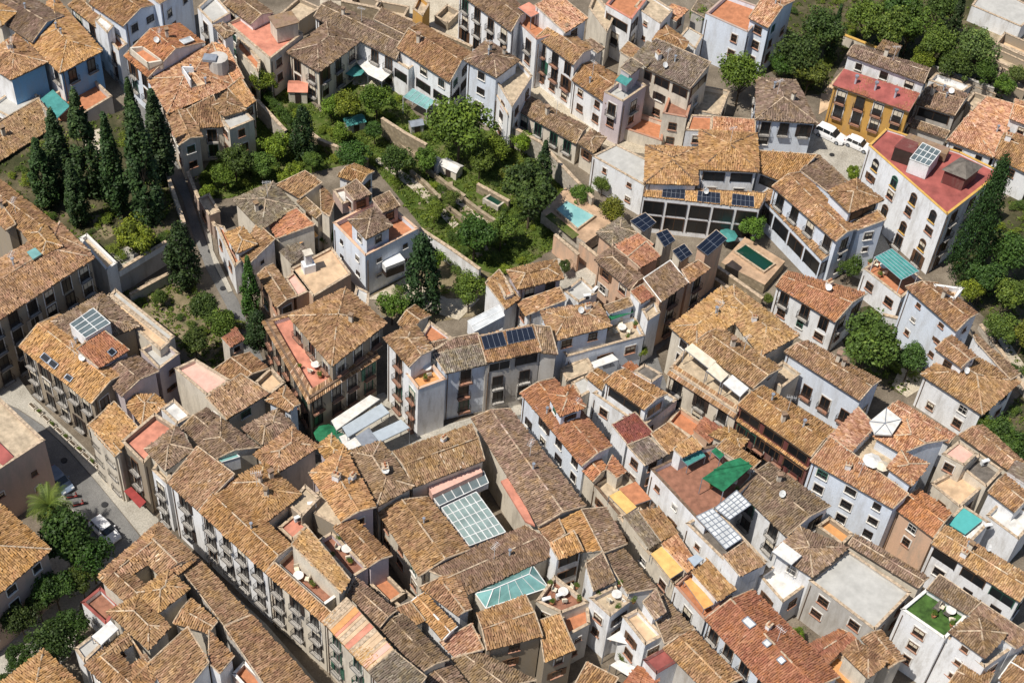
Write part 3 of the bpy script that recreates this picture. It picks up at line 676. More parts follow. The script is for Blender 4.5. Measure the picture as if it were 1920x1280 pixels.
H('house', 'long cream flat roofed wing and grey ledge behind the glass skylight house', 'cream', [W([(192,561),(300,656),(318,640),(205,550)], 8.6, 'FFFF', 'peach', 'n', par=.35), W([(207,552),(316,640),(327,630),(216,541)], 7.8, 'FFFF', 'cement', 'n', par=.2)])
H('house', 'pale box house with a cement terrace at the end of the long cream wing', 'mauve', [W([(263,655),(298,691),(336,662),(302,634)], 8, 'FFFF', 'cement', 's')])
H('house', 'mossy double roofed house below the ribbed orange roof', 'mauve', [W([(188,702),(228,743),(298,696),(256,666)], 8.8, 'egeg', 'brown', 'n', slope=.28), W([(237,760),(266,798),(313,758),(290,738),(254,738)], 7.6, 'eeeee', 'golden', 'n', slope=.3)])
H('townhouse', 'cream street house with a pale golden roof and long balconies, above the kerb bend', 'cream', [W([(165,797),(217,855),(259,800),(214,752)], 9, 'gegg', 'golden', 'n', slope=.2), W([(163,798),(216,856),(226,846),(174,788)], 9, 'eggg', 'golden', 'Bbb', slope=.2)], frame='wood_dark')
hr, _w = H('townhouse', 'narrow street house with a red roof terrace and dark red door awning', 'stone', [W([(228,826),(269,868),(330,800),(290,774)], 9.4, 'FFFF', 'coral', 'Bbb', trim='mortar')])
awning(hr, [(232,920),(262,952),(274,940),(246,912)], 2.8, 'canvas_red', posts=False)
H('townhouse', 'corner house with a brown hipped roof right of the red roof terrace', 'cream', [W([(270,841),(310,883),(363,843),(330,796)], 10.4, 'eeee', 'brown', 'n')])
H('outbuilding', 'plain white flat roof box beside the red roof terrace', 'white', [W([(302,766),(332,794),(358,779),(326,748)], 9, 'FFFF', 'white', 'n', par=.25)])
h_, w_ = H('house', 'pink rooftop terrace house above a brown lean-to roof, right of the pale box house', 'cream', [W([(328,690),(388,741),(432,712),(366,672)], 8.4, 'FFFF', 'pink', 'n', par=.5), W([(386,745),(425,786),(506,736),(452,700)], 7.8, 'gegg', 'tan', 'w', slope=.25)])
H('outbuilding', 'little stair hut with a bright orange roof below the dark garden trees', 'cream', [W([(414,632),(432,651),(459,636),(444,614)], 7.4, 'gegg', 'red', 's', slope=.1)])
H('house', 'jumbled house of tan tile roofs and a peach terrace left of the stone corner block', 'stone', [W([(398,694),(440,724),(506,690),(468,660)], 7, 'egeg', 'tan', 'n', slope=.25), W([(478,716),(497,746),(534,716),(508,688)], 7, 'FFFF', 'peach', 'n', trim='mortar')])
h_, w_ = H('house', 'house with a wide brown roof and a sunken glass patio, middle of the left roofs', 'cream', [W([(338,802),(372,830),(420,790),(388,764)], 9, 'egeg', 'brown', 'n', slope=.25), W([(365,826),(396,864),(488,838),(414,782)], 9.6, 'egee', 'brown', 'n', slope=.3)])
skylight(h_, [(382,848),(410,868),(450,856),(424,838)], 3, 1, z=9.4, pane='glass_teal', box=2)
H('house', 'small hipped house with bright tiles beside the stone corner block', 'pale_blue', [W([(496,750),(541,772),(563,758),(536,722)], 7.4, 'egee', 'tan', 'w')])
H('house', 'brown hipped roof house left of the grey and tan hip by the market square', 'stone', [W([(452,802),(492,834),(556,802),(520,765)], 8, 'eeee', 'brown', 'n')])
# ---- pink block and lower left
H('apartment_block', 'pink-brown block with a pale flat roof at the left edge across the street', 'pink', [W([(-42,905),(83,824),(-8,738),(-130,812)], 9.2, 'FFFF', 'tan', 'nsss', par=.35, trim='mortar')])
mb = MB(); V = quad3([(-30,838),(5,872),(26,856),(-8,822)], 9.25); slab(mb, V, .15, 'floor_red'); part(HOUSES[-1][0], 'red_canopy', mb)
H('mansion', 'golden tiled mansion with a dark shaded front at the left edge above the park trees', 'pink', [W([(-60,1162),(97,1029),(2,945),(-155,1050)], 9.4, 'eeee', 'golden', 'ww', slope=.3)], frame='wood_dark')
H('mansion', 'golden pyramid roof at the bottom left corner', 'cream', [W([(-30,1302),(60,1384),(164,1294),(82,1215)], 7.4, 'eeee', 'golden', 'n', slope=.3)])
def ring(outer, inner, h, roof, flags=('eeee',)*4, slope=.34, style='n', skip=()):
    return [W([outer[i], outer[(i+1)%4], inner[(i+1)%4], inner[i]], h, 'emem', roof, style, slope) for i in range(4) if i not in skip]
H('house', 'courtyard house with a square dark patio, nearest to the driving white car', 'cream', ring([(181,1080),(255,1146),(371,1047),(298,976)], [(250,1076),(272,1096),(298,1078),(277,1058)], 7.6, 'tan'))
H('house', 'raised hipped roof block on the lower right of the courtyard house', 'cream', [W([(257,1110),(297,1149),(357,1103),(316,1067)], 8.8, 'eeee', 'golden', 'n')])
H('house', 'pale golden hipped house below the courtyard house', 'cream', [W([(199,1146),(278,1218),(321,1175),(262,1112)], 8, 'eeee', 'golden', 'n', slope=.28)])
H('house', 'long brown roof following the curved alley at the lower left, upper half', 'grey', [W([(337,1064),(420,1172),(470,1152),(373,1046)], 6.8, 'ggeg', 'tan', 'n', slope=.14)])
H('house', 'long brown roof following the curved alley at the lower left, lower half', 'grey', [W([(420,1174),(520,1318),(606,1300),(472,1152)], 6.8, 'ggeg', 'tan', 'n', slope=.12)])
H('house', 'tan lean-to house beside a narrow dark courtyard, inside the bend of the long brown roof', 'cream', [W([(324,1168),(392,1187),(408,1165),(358,1120)], 7.4, 'egeg', 'golden', 'n', slope=.2)])
H('house', 'ribbed gable house with straight tile rows at the bottom left', 'white', [W([(275,1245),(330,1318),(392,1241),(352,1174)], 7.6, 'eggg', 'tan', 'n', slope=.24), W([(391,1242),(412,1262),(440,1229),(392,1180)], 7.8, 'ggeg', 'tan', 'n', slope=.2)])
H('house', 'courtyard house at the bottom left with white plastered wall and grey roof terrace', 'white', ring([(156,1245),(250,1330),(300,1262),(236,1182)], [(222,1224),(246,1246),(264,1232),(250,1206)], 7.4, 'tan', style='s') + [W([(140,1215),(158,1240),(192,1207),(172,1190)], 7.2, 'FFFF', 'cement', 'n', par=.3)])
awning(HOUSES[-1][0], [(172,1192),(190,1208),(222,1178),(207,1162)], 8.4, 'canvas_white', drop=1.4)
H('house', 'small patio house with red tile strip beside the park trees', 'white', [W([(153,1128),(199,1170),(222,1132),(188,1100)], 4, 'FFFF', 'brick', 's', trim='floor_red')])
H('house', 'small red roofed patio rooms at the lower left beside the ribbed gable house', 'pink', [W([(436,1262),(470,1300),(500,1280),(458,1238)], 6, 'FFFF', 'terra', 'n', trim='mortar_white')])
# ---- long balconied row along the lower street
H('townhouse', 'white balconied row house at the upper end of the long street row', 'white', [W([(313,904),(372,958),(440,888),(370,836)], 10.2, 'eggg', 'tan', 'BBb', slope=.2), W([(285,880),(312,905),(322,886),(296,862)], 9, 'FFFF', 'tan', 'BBb')], frame='wood_dark')
H('townhouse', 'long balconied row house with a golden roof, second from the upper end of the row', 'white', [W([(372,958),(497,1073),(548,1022),(424,906)], 10.2, 'egeg', 'golden', 'BBb', slope=.28)], frame='wood_dark')
H('townhouse', 'row house with a cut-out brown terrace full of furniture, middle of the long street row', 'cream', [W([(497,1073),(604,1166),(622,1148),(516,1054)], 10.2, 'eggg', 'golden', 'BBb', slope=.22), W([(516,1055),(606,1134),(640,1110),(548,1024)], 9.6, 'FFFF', 'brick', 'n', par=.9, trim='mortar_white')], frame='wood_dark')
H('house', 'narrow raised gable roof right of the furnished brown terrace', 'cream', [W([(546,1020),(640,1112),(657,1086),(575,986)], 11.4, 'gegg', 'golden', 'n', slope=.14)])
st, wst = H('townhouse', 'row house with an orange and salmon striped sheet roof', 'cream', [W([(604,1165),(690,1258),(738,1218),(650,1120)], 10.2, 'eggg', 'golden', 'BBb', slope=.14)], frame='frame_green', chim=0)
mb = MB(); g = wst[0]; A = [Vector((x, y, g.z(x, y)+.12)) for x, y in g.poly]; rs = random.Random(3); t = 0.0
e0 = [i for i in range(4) if g.fl[i] == 'e'][0]; a, b, c, d = (A[(e0+k)%4] for k in range(4))
while t < .999:
    t2 = min(1, t+rs.uniform(.03,.10)); slab(mb, [a.lerp(b,t), a.lerp(b,t2-.004), d.lerp(c,t2-.004), d.lerp(c,t)], .1, rs.choice(['floor_peach','floor_coral','floor_pink','floor_orange','mortar','floor_peach'])); t = t2
part(st, 'striped_sheet', mb)
H('townhouse', 'row house with a weathered grey ribbed roof, lowest of the long street row', 'grey', [W([(690,1258),(752,1330),(800,1268),(738,1218)], 10.2, 'eggg', 'grey', 'BBb', slope=.14)], frame='wood_dark')
# ---- centre left
H('house', 'grey-brown hipped garden house with an inner light well, left of the square white tower house', 'cream',
  [W([(435,374),(490,432),(556,388),(512,340)], 6.4, 'eeee', 'grey', 'n', slope=.3), W([(517,346),(562,372),(604,342),(572,320)], 6.8, 'eggg', 'tan', 'n', slope=.25), W([(556,378),(592,410),(606,398),(572,368)], 6.2, 'eggg', 'brown', 'w'), W([(602,396),(618,406),(628,374),(600,344)], 6.6, 'ggeg', 'tan', 'n', slope=.2)])
H('house', 'orange-brown tiled room in front of the grey-brown garden house', 'cream', [W([(500,415),(519,447),(591,421),(556,390)], 5.6, 'eggg', 'orange', 'n', slope=.3)])
ml, _w = H('house', 'white house with an orange lantern roof along the narrow asphalt street', 'white', [W([(420,437),(444,475),(483,458),(456,424)], 6.8, 'eeee', 'golden', 'w', slope=.25), W([(446,476),(462,500),(516,448),(482,418)], 5.6, 'eggg', 'tan', 's', slope=.2)])
H('outbuilding', 'low flat roofed street building at the bend of the asphalt lane wall', 'pink', [W([(372,372),(392,404),(412,396),(392,362)], 3.6, 'FFFF', 'tan', 'w', par=.4)])
W_ = W([(404,420),(440,500),(452,488),(420,424)], 5, 'FFFF', 'terra', 'w', par=.5); 
H('house', 'narrow muralled white wall house facing the asphalt street', 'white', [W_])
awning(ml, [(545,443),(563,456),(597,442),(584,427)], 4.2, 'canvas_orange')
H('outbuilding', 'grey plank roofed shed beside the wide peach terrace', 'cream', [W([(523,471),(547,496),(581,470),(557,454)], 4.4, 'gegg', 'grey', 'n', slope=.1)])
tr, _w = H('house', 'house topped by a wide bare peach terrace with a white chimney', 'peach', [W([(545,503),(587,556),(658,513),(622,463)], 5.4, 'FFFF', 'peach', 'n', par=.3, trim='mortar'), W([(482,515),(519,577),(556,556),(512,494)], 5.6, 'egeg', 'tan', 'w', slope=.25), W([(535,522),(556,556),(580,545),(552,508)], 5.4, 'FFFF', 'pink', 'n', par=.3)])
mb = MB(); c = P(578,492,6.5); mb.box(c, (.8,.8,3.2), 'wall_white', .5); mb.box(c+Vector((0,0,1.7)), (1.1,1.1,.2), 'wall_cream', .5); mb.box(c-Vector((0,0,.8)), (1.5,1.2,1.4), 'wall_white', .5); part(tr, 'chimney', mb)
tw, wt = H('tower_house', 'square white tower house with orange roof terrace and a hipped lookout room', 'pale_blue',
  [W([(625,417),(685,479),(784,428),(716,370)], 7.4, 'FFFF', 'terra', 'ss', par=.8, trim='wall_peach'), W([(652,412),(686,449),(737,423),(702,388)], 9.8, 'eeee', 'brown', 'W', slope=.36, base=6.4)], frame='wood_dark', chim=0)
H('house', 'pink attic rooms with brown gable roofs on the far side of the tower terrace', 'pink', [W([(645,352),(664,376),(697,364),(668,336)], 9.6, 'gegg', 'brown', 'w', slope=.2, base=6.6), W([(698,374),(718,399),(751,386),(730,358)], 9.4, 'gegg', 'brown', 'w', slope=.2, base=6.6), W([(624,356),(642,382),(664,374),(646,350)], 8.4, 'FFFF', 'white', 'n', par=.5, base=6.6)])
H('house', 'small tan gabled house behind the tower house', 'white', [W([(632,330),(676,346),(702,322),(664,307)], 6.6, 'egeg', 'golden', 'w')])
mb = MB(); c = P(736,492,4.4); mb.box(c, (2.8,1.5,.9), 'frame_white', .62); mb.box(c+Vector((0,0,-.8)), (2.6,1.5,1.4), 'wood_dark', .62); part(tw, 'bay_cover', mb)
# ---- stone corner block and white centre row
cb, _w = H('apartment_block', 'big stone corner block with shuttered balconies, hipped brown roof and a long red terrace', 'stone',
  [W([(497,600),(580,746),(706,664),(634,556)], 7.8, 'FFFF', 'coral', 'Bb', par=.5, trim='mortar_dark'), W([(540,592),(622,687),(726,606),(648,538)], 11, 'eeee', 'tan', 'b', slope=.33, base=7)], frame='wood_dark', chim=1)
# tiled skirt round the terrace
g = _w[0]; mb = MB(); o_ = inset(g.poly, [-.35]*4); i_ = inset(g.poly, [.75]*4)
for i in range(4):
    p, q, q2, p2 = o_[i], o_[(i+1)%4], i_[(i+1)%4], i_[i]; L = math.hypot(q[0]-p[0], q[1]-p[1]); n = int(L/.3)
    mb.add([(p[0],p[1],7.3),(q[0],q[1],7.3),(q2[0],q2[1],7.95),(p2[0],p2[1],7.95)], [(0,1,2,3)], 'tile_tan', .4)
    mb.add([(q2[0],q2[1],7.9),(p2[0],p2[1],7.9),(p2[0],p2[1],7.3),(q2[0],q2[1],7.3)], [(0,1,2,3)], 'wall_white')
    for k in range(n):
        t = (k+.5)/n; a = Vector((p[0]+(q[0]-p[0])*t, p[1]+(q[1]-p[1])*t, 7.33)); b = Vector((p2[0]+(q2[0]-p2[0])*t, p2[1]+(q2[1]-p2[1])*t, 7.98)); mb.tube(a, b, .10, 'tile_tan', 5, tint=random.random())
part(cb, 'tiled_skirt', mb)
H('annex', 'small white box house with a blue shaded side behind the stone corner block', 'pale_blue', [W([(662,563),(690,582),(692,548),(668,536)], 8, 'FFFF', 'cement', 'n', par=.3)])
H('house', 'brown gable roof just behind the tall white balconied house', 'cream', [W([(745,606),(768,622),(808,592),(778,571)], 8.6, 'egeg', 'tan', 'n')])
H('townhouse', 'tall white house with rust balconies and orange lookout terrace by the market square', 'white',
  [W([(718,633),(767,688),(814,655),(776,604)], 11, 'egee', 'tan', 'BBBB', slope=.3), W([(762,700),(784,729),(835,710),(812,682)], 8.9, 'FFFF', 'orange', 'BBB|n', trim='wall_peach'), W([(790,628),(812,658),(850,634),(806,602)], 9.6, 'FFFF', 'terra', 'n', par=.5)], frame='wood_brown')
H('townhouse', 'white house with a pale ribbed roof and flowered balconies, right of the orange lookout terrace', 'pale_blue', [W([(836,700),(915,682),(903,644),(812,664)], 9, 'eggg', 'grey', 'bbb', slope=.2)], frame='wood_dark')
H('house', 'dark plank roof strip behind the pale ribbed roof', 'cream', [W([(812,662),(903,642),(896,624),(806,642)], 9.4, 'eggg', 'brown', 'n', slope=.12)])
sp, wsp = H('townhouse', 'grey house with two solar arrays on a tan roof and long brick balconies', 'grey', [W([(912,680),(1016,658),(1001,608),(897,630)], 9.6, 'eggg', 'tan', 'gBb', slope=.2), W([(1014,661),(1046,664),(1032,612),(1003,610)], 9.4, 'eggg', 'brown', 'wb', slope=.25)], frame='wood_dark', chim=0)
solar(sp, [(909,655),(950,647),(942,622),(902,631)], 4, 1, wsp[0], off=.2); solar(sp, [(953,645),(1004,634),(997,612),(949,621)], 5, 1, wsp[0], off=.2)
skylight(sp, [(877,602),(890,622),(946,592),(936,572)], 2, 1, z=9.2, pane='glass_white', box=2)
mk = empty('market_stall', P(690,800,0), 'cluster of pale blue and white metal market canopies on the small square', 'market stall')
awnings = [('metal_light', [(642,800),(652,819),(730,773),(715,756)], 3.4), ('metal_light', [(698,811),(712,828),(768,801),(752,786)], 3.2), ('metal_grey', [(667,818),(682,838),(708,824),(692,801)], 3.0),
  ('canvas_white', [(621,788),(631,806),(712,748),(694,740)], 2.9), ('canvas_white', [(636,818),(650,846),(682,832),(660,808)], 2.7)]
for i, (m_, q, z) in enumerate(awnings):
    if i == 0: awning(mk, q, z, m_, name='canopy', drop=z); continue
    r_ = empty('market_stall', P(*q[0], 0), ['', 'lower pale metal market canopy with a dark opening, nearest the blank white wall', 'dull grey lower market canopy between the two pale blue ones', 'long white canvas market canopy along the stone corner block', 'white canvas market canopy beside the green parasols'][i], 'market stall')
    awning(r_, q, z, m_, name='canopy', drop=z)
mk['label'] = 'long pale blue metal market canopy, largest on the small square'
# ---- centre right
H('house', 'mauve walled house with a tan hipped roof at the foot of the garden', 'mauve', [W([(949,506),(970,543),(1058,522),(1042,486)], 7.2, 'eeee', 'tan', 'b')])
H('house', 'house with a red terrace strip, left of the mauve walled house', 'white', [W([(910,530),(948,580),(975,560),(936,505)], 6, 'gegg', 'tan', 'n', slope=.2), W([(928,522),(948,558),(964,550),(944,515)], 6.7, 'FFFF', 'terra', 'n', par=.3, base=5)])
H('house', 'low white house with folded tan roof pieces below the mauve walled house', 'white', [W([(968,566),(985,592),(1062,562),(1050,538)], 5.4, 'eggg', 'tan', 'w', slope=.3), W([(1058,545),(1085,566),(1120,548),(1090,520)], 4.6, 'FFFF', 'cement', 'n', par=.5)])
H('house', 'wide tan hipped house with blue-shaded front and balconies, right of the solar arrays', 'pale_blue', [W([(1012,582),(1036,640),(1148,611),(1122,566)], 8.8, 'eeee', 'tan', 'wb', slope=.3)])
hg, _w = H('house', 'terraced house with potted plants and a long green awning under a tiled eave', 'pale_blue', [W([(1132,573),(1143,588),(1187,573),(1179,556)], 7.6, 'eggg', 'brown', 'n', slope=.25), W([(1050,648),(1062,668),(1208,628),(1190,592),(1140,600)], 6, 'FFFFF', 'tan', 'Ww', trim='mortar')])
awning(hg, [(1141,592),(1145,600),(1188,585),(1184,576)], 7.0, 'canvas_green', drop=1)
H('tower_house', 'slim white tower room with a small brick red roof', 'white', [W([(1181,546),(1202,569),(1226,555),(1206,532)], 9.2, 'gegg', 'red', 'n', slope=.12), W([(1204,580),(1215,600),(1238,585),(1228,560)], 8, 'FFFF', 'tan', 'n')])
H('house', 'peach walled house with a mossy brown hipped roof above a peach terrace', 'peach', [W([(1114,486),(1182,544),(1208,520),(1150,460)], 6.6, 'egee', 'brown', 'w'), W([(1117,436),(1148,462),(1192,436),(1166,406)], 6, 'eeee', 'grey', 'n', slope=.25)])
H('house', 'house with two bright orange roofs in the middle of the mossy rooftops', 'peach', [W([(1152,463),(1180,484),(1226,458),(1196,436)], 7.0, 'gegg', 'orange', 'n', slope=.2), W([(1176,482),(1201,503),(1239,480),(1212,452)], 7.6, 'gegg', 'orange', 'n', slope=.2)])
H('townhouse', 'long tan roof with white verge over an orange walled balcony front on a shaded lane', 'peach', [W([(1206,522),(1240,566),(1291,530),(1257,488)], 9, 'gegg', 'brown', 'bb', slope=.22, trim='mortar_white'), W([(1278,506),(1293,531),(1332,503),(1309,487)], 8.2, 'gegg', 'tan', 'bb', slope=.15)], frame='wood_dark')
for q, z, lb in (([(1182,414),(1207,434),(1230,417),(1210,399)], 6.4, 'white hut carrying a tilted solar array, beside the two bright orange roofs'),
              ([(1230,438),(1246,463),(1266,450),(1251,430)], 6, 'solar array on a small hut, second from the left above the orange patio'),
              ([(1261,470),(1277,490),(1298,476),(1283,457)], 6, 'solar array on a small hut, lowest beside the mossy brown roofs'),
              ([(1306,463),(1327,479),(1363,448),(1343,431)], 9, 'peach walled stair tower carrying the largest tilted solar array')):
    g = W(q, z, 'gegg', 'tan', 'n', slope=.3); r_, _ = H('stair_tower', lb, 'peach' if z == 9 else 'cream', [g], chim=0)
    solar(r_, q, 3, 2, g, off=.25)
H('palace', 'broad palace with weathered roofs round a small white light well, white awnings on its terrace', 'cream',
  [W([(1254,612),(1306,656),(1408,584),(1352,537)], 8.4, 'eeee', 'golden', 'w', slope=.26), W([(1338,554),(1426,668),(1500,628),(1376,534)], 8.4, 'eeee', 'golden', 'n', slope=.26),
   W([(1296,646),(1412,728),(1466,690),(1352,612)], 8.4, 'egeg', 'tan', 'n', slope=.22), W([(1256,690),(1382,772),(1428,722),(1296,640)], 7, 'FFFF', 'tan', 'BB', trim='mortar')], frame='wood_dark', chim=1)
pr = HOUSES[-1][0]; g = HOUSES[-1][1][3]
mb = MB(); i0 = [Vector((*p, 7.0)) for p in g.poly]
for i in range(4):
    p, q = i0[i], i0[(i+1)%4]; n_ = Vector((q.y-p.y, p.x-q.x, 0)).normalized()
    if n_.y < -.4 and (q-p).length > 8:
        a_, b_ = p+n_*.5-Vector((0,0,.7)), q+n_*.5-Vector((0,0,.7)); c_, d_ = q-n_*.8+Vector((0,0,.05)), p-n_*.8+Vector((0,0,.05)); mb.add([a_,b_,c_,d_], [(0,1,2,3)], 'tile_tan', .4); N_ = int((q-p).length/.3)
        for k in range(N_): t = (k+.5)/N_; mb.tube(a_.lerp(b_,t)+Vector((0,0,.03)), d_.lerp(c_,t)+Vector((0,0,.03)), .1, 'tile_tan', 5, tint=random.random())
part(pr, 'tiled_skirt', mb)
for q, m_ in (([(1284,654),(1329,690),(1343,677),(1298,643)], 'canvas_cream'), ([(1325,694),(1352,716),(1366,702),(1341,678)], 'canvas_cream'), ([(1356,718),(1388,743),(1404,727),(1373,702)], 'canvas_white')): awning(pr, q, 9.2, m_, drop=2.4)
H('townhouse', 'golden roofed house with dark red timber galleries, below the palace with white awnings', 'maroon',
  [W([(1383,758),(1521,856),(1566,806),(1430,722)], 8.2, 'egeg', 'golden', 'g', slope=.26), W([(1378,786),(1512,880),(1524,866),(1390,770)], 5.6, 'eggg', 'golden', 'BB', slope=.3)], frame='wood_brown')
H('house', 'curved terrace rooms with a brown lean-to between the palace and the long white house', 'cream', [W([(1436,700),(1466,726),(1500,700),(1468,676)], 6, 'FFFF', 'tan', 'n'), W([(1405,690),(1440,712),(1462,690),(1430,668)], 8, 'gegg', 'tan', 'n', slope=.2)])
H('house', 'long white house with rust balconies, left of the big leafy tree', 'pale_blue', [W([(1470,659),(1612,751),(1652,713),(1514,638)], 7.4, 'egeg', 'tan', 'nbn'), ], frame='wood_brown')
H('villa', 'detached white villa with a warm tan roof and a raised hipped lookout at the right', 'white',
  [W([(1725,701),(1842,778),(1914,716),(1800,650)], 5.8, 'eeee', 'tan', 'ww', slope=.33), W([(1753,653),(1802,689),(1833,668),(1785,628)], 8.2, 'egeg', 'tan', 'W', slope=.3), W([(1830,640),(1895,712),(1914,700),(1820,618)], 6, 'ggeg', 'brown', 'n', slope=.15)])
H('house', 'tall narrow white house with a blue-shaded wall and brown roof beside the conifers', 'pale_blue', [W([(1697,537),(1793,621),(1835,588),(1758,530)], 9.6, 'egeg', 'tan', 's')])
H('house', 'white terrace corner behind the tall narrow blue-shaded house', 'white', [W([(1750,546),(1790,560),(1806,540),(1752,532)], 10, 'FFFF', 'peach', 'n', trim='mortar_white')])
H('house', 'white and rust panelled house with a red-brown gable roof below the dark green pool', 'white', [W([(1454,536),(1566,604),(1626,550),(1476,508)], 6.4, 'egeg', 'orange', 'bw', slope=.3)], frame='wood_brown')
tp, _w = H('pavilion', 'white terrace pavilion with a teal ribbed awning in front of the arched white villa', 'white', [W([(1620,503),(1690,558),(1730,524),(1668,470)], 4.8, 'FFFF', 'terra', 'w', trim='mortar')])
mb = MB(); V = quad3([(1640,482),(1690,525),(1723,508),(1672,466)], 7.2); grid_slab(mb, V, 1, 6, 'canvas_teal', 'metal_light', .06, .03, .01)
for v in V: mb.tube(v-Vector((0,0,2.6)), v, .06, 'frame_white', 5)
part(tp, 'awning', mb)
H('villa', 'long white villa with hipped lookout and shaded arcade beside the green pool', 'pale_blue',
  [W([(1447,349),(1567,453),(1606,430),(1504,322)], 8.2, 'egeg', 'tan', 'bs'), W([(1590,414),(1604,433),(1661,412),(1645,394)], 7.8, 'eggg', 'tan', 'ws', slope=.3),
   W([(1550,358),(1592,399),(1658,375),(1606,334)], 10.4, 'eeee', 'tan', 'g', slope=.33), W([(1426,368),(1541,488),(1563,470),(1446,350)], 4.8, 'vggg', 'tan', 'G', slope=.25), W([(1500,320),(1560,366),(1590,340),(1532,288)], 7.6, 'ggeg', 'brown', 'n', slope=.2)], frame='wood_dark')
# ---- right bottom quarter
lo, wl = H('mansion', 'mansion with bright pinkish orange roofs round a white rooftop court', 'pale_blue',
  [W([(1519,864),(1674,953),(1704,925),(1556,818)], 9.2, 'eggg', 'pale', 'wWW', slope=.22), W([(1553,820),(1596,846),(1642,798),(1609,762)], 9.6, 'gggе'.replace('е','e'), 'pale', 'n', slope=.18),
   W([(1636,818),(1690,850),(1778,824),(1697,776)], 10.4, 'egee', 'pale', 'n', slope=.22), W([(1662,876),(1710,911),(1743,869),(1690,844)], 11, 'eeee', 'pale', 'g', slope=.25), W([(1590,848),(1664,900),(1706,860),(1636,808)], 8.6, 'FFFF', 'tan', 'n', par=.4)], frame='wood_dark')
mb = MB(); V = quad3([(1630,790),(1640,813),(1672,815),(1691,786),(1662,764)], 11.4); slab(mb, V, .2, 'canvas_white')
for i in range(5): mb.tube(V[i]+Vector((0,0,.06)), sum(V, Vector())/5+Vector((0,0,.1)), .05, 'metal_grey', 4)
part(lo, 'canopy', mb)
H('house', 'narrow orange tiled strip roof behind the pinkish orange mansion', 'white', [W([(1660,768),(1779,831),(1794,815),(1684,750)], 5.2, 'egeg', 'pale', 'n', slope=.25)])
H('townhouse', 'cream stepped house with square windows right of the pinkish orange mansion', 'cream', [W([(1767,850),(1808,872),(1832,850),(1798,826)], 9, 'FFFF', 'pink', 'Ww', par=.3), W([(1745,905),(1800,950),(1850,905),(1810,870)], 6.6, 'FFFF', 'peach', 'w'), W([(1806,878),(1850,912),(1880,880),(1836,850)], 7.4, 'FFFF', 'dark', 'n')])
H('house', 'long brown roof curving along the slope at the right, behind the cream stepped house', 'cream', [W([(1797,815),(1895,884),(1922,866),(1842,796)], 7, 'egeg', 'tan', 'n')])
H('house', 'tan roofed white house at the right edge below the long curving roof', 'white', [W([(1852,921),(1902,960),(1936,930),(1884,888)], 7.4, 'egeg', 'tan', 'w'), W([(1888,884),(1935,915),(1950,880),(1905,862)], 7.8, 'gegg', 'grey', 'n', slope=.1)])
H('house', 'orange roofed house with a pink-brown rear wall and timber balcony', 'peach', [W([(1678,953),(1750,1008),(1786,962),(1722,914)], 7.8, 'egeg', 'orange', 'ww', slope=.25)])
pt, wpt = H('house', 'white terraces at the right with a small turquoise rooftop pool', 'white', [W([(1766,985),(1818,1018),(1856,978),(1806,946)], 6.6, 'FFFF', 'white', 'n', trim='mortar'), W([(1850,965),(1910,1010),(1945,970),(1885,930)], 6, 'FFFF', 'white', 'n')])
mb = MB(); V = quad3([(1779,982),(1810,1001),(1842,975),(1807,951)], 6.5); slab(mb, V, .1, 'pool_teal'); part(pt, 'rooftop_pool', mb)
H('house', 'long white house with a band of dark windows under its golden gable roof', 'white', [W([(1746,1019),(1912,1128),(1942,1086),(1772,983)], 7.8, 'egeg', 'golden', 'gW', slope=.28)], frame='wood_dark')
H('apartment_block', 'wide block with a bare grey cement roof and shuttered windows', 'grey', [W([(1518,1087),(1640,1180),(1708,1110),(1590,1030)], 7.4, 'FFFF', 'cement', 'ww', par=.35), ], frame='wood_brown')
H('house', 'long thin double tile roof along the far side of the cement roof', 'cream', [W([(1590,1020),(1722,1102),(1742,1082),(1604,1000)], 7.4, 'egeg', 'brown', 'n', slope=.28)])
hw, _w = H('house', 'white balconied house with hipped tan roof and white awning left of the cement roof', 'white', [W([(1448,1034),(1524,1082),(1592,1026),(1500,986)], 8.4, 'eeee', 'brown', 'wb', slope=.3), W([(1424,1078),(1468,1128),(1512,1096),(1470,1046)], 5.6, 'FFFF', 'white', 'w')])
awning(hw, [(1448,1033),(1484,1058),(1503,1041),(1468,1015)], 9.4, 'canvas_white', drop=1.6)
H('patio_roof', 'sunken orange patio roof behind the hipped tan house with the white awning', 'stone', [W([(1532,985),(1580,1020),(1600,1000),(1556,968)], 6, 'FFFF', 'orange', 'n')])
H('townhouse', 'tall white house with a lawn green roof terrace and hipped lookout at the bottom right', 'white',
  [W([(1691,1141),(1772,1197),(1816,1150),(1737,1103)], 9.6, 'FFFF', 'lawn', 'WWw', par=.5, trim='mortar_white'), W([(1738,1104),(1815,1152),(1840,1130),(1762,1076)], 10.4, 'eggg', 'brown', 'n', slope=.2), W([(1772,1190),(1846,1250),(1925,1195),(1850,1140)], 9.2, 'FFFF', 'cement', 'WWw'),
   W([(1778,1183),(1848,1234),(1889,1187),(1832,1148)], 11, 'eeee', 'brown', 's', slope=.33), W([(1815,1152),(1905,1215),(1940,1195),(1840,1128)], 10, 'gegg', 'brown', 'n', slope=.2)], frame='wood_brown')
H('house', 'long low house with a deep orange-red tile roof at the bottom right', 'pale_blue', [W([(1321,1160),(1475,1328),(1575,1268),(1412,1104)], 8, 'egeg', 'red', 'bw', slope=.3), W([(1505,1212),(1530,1262),(1606,1196),(1576,1178)], 7.6, 'gege', 'red', 'n', slope=.25)])
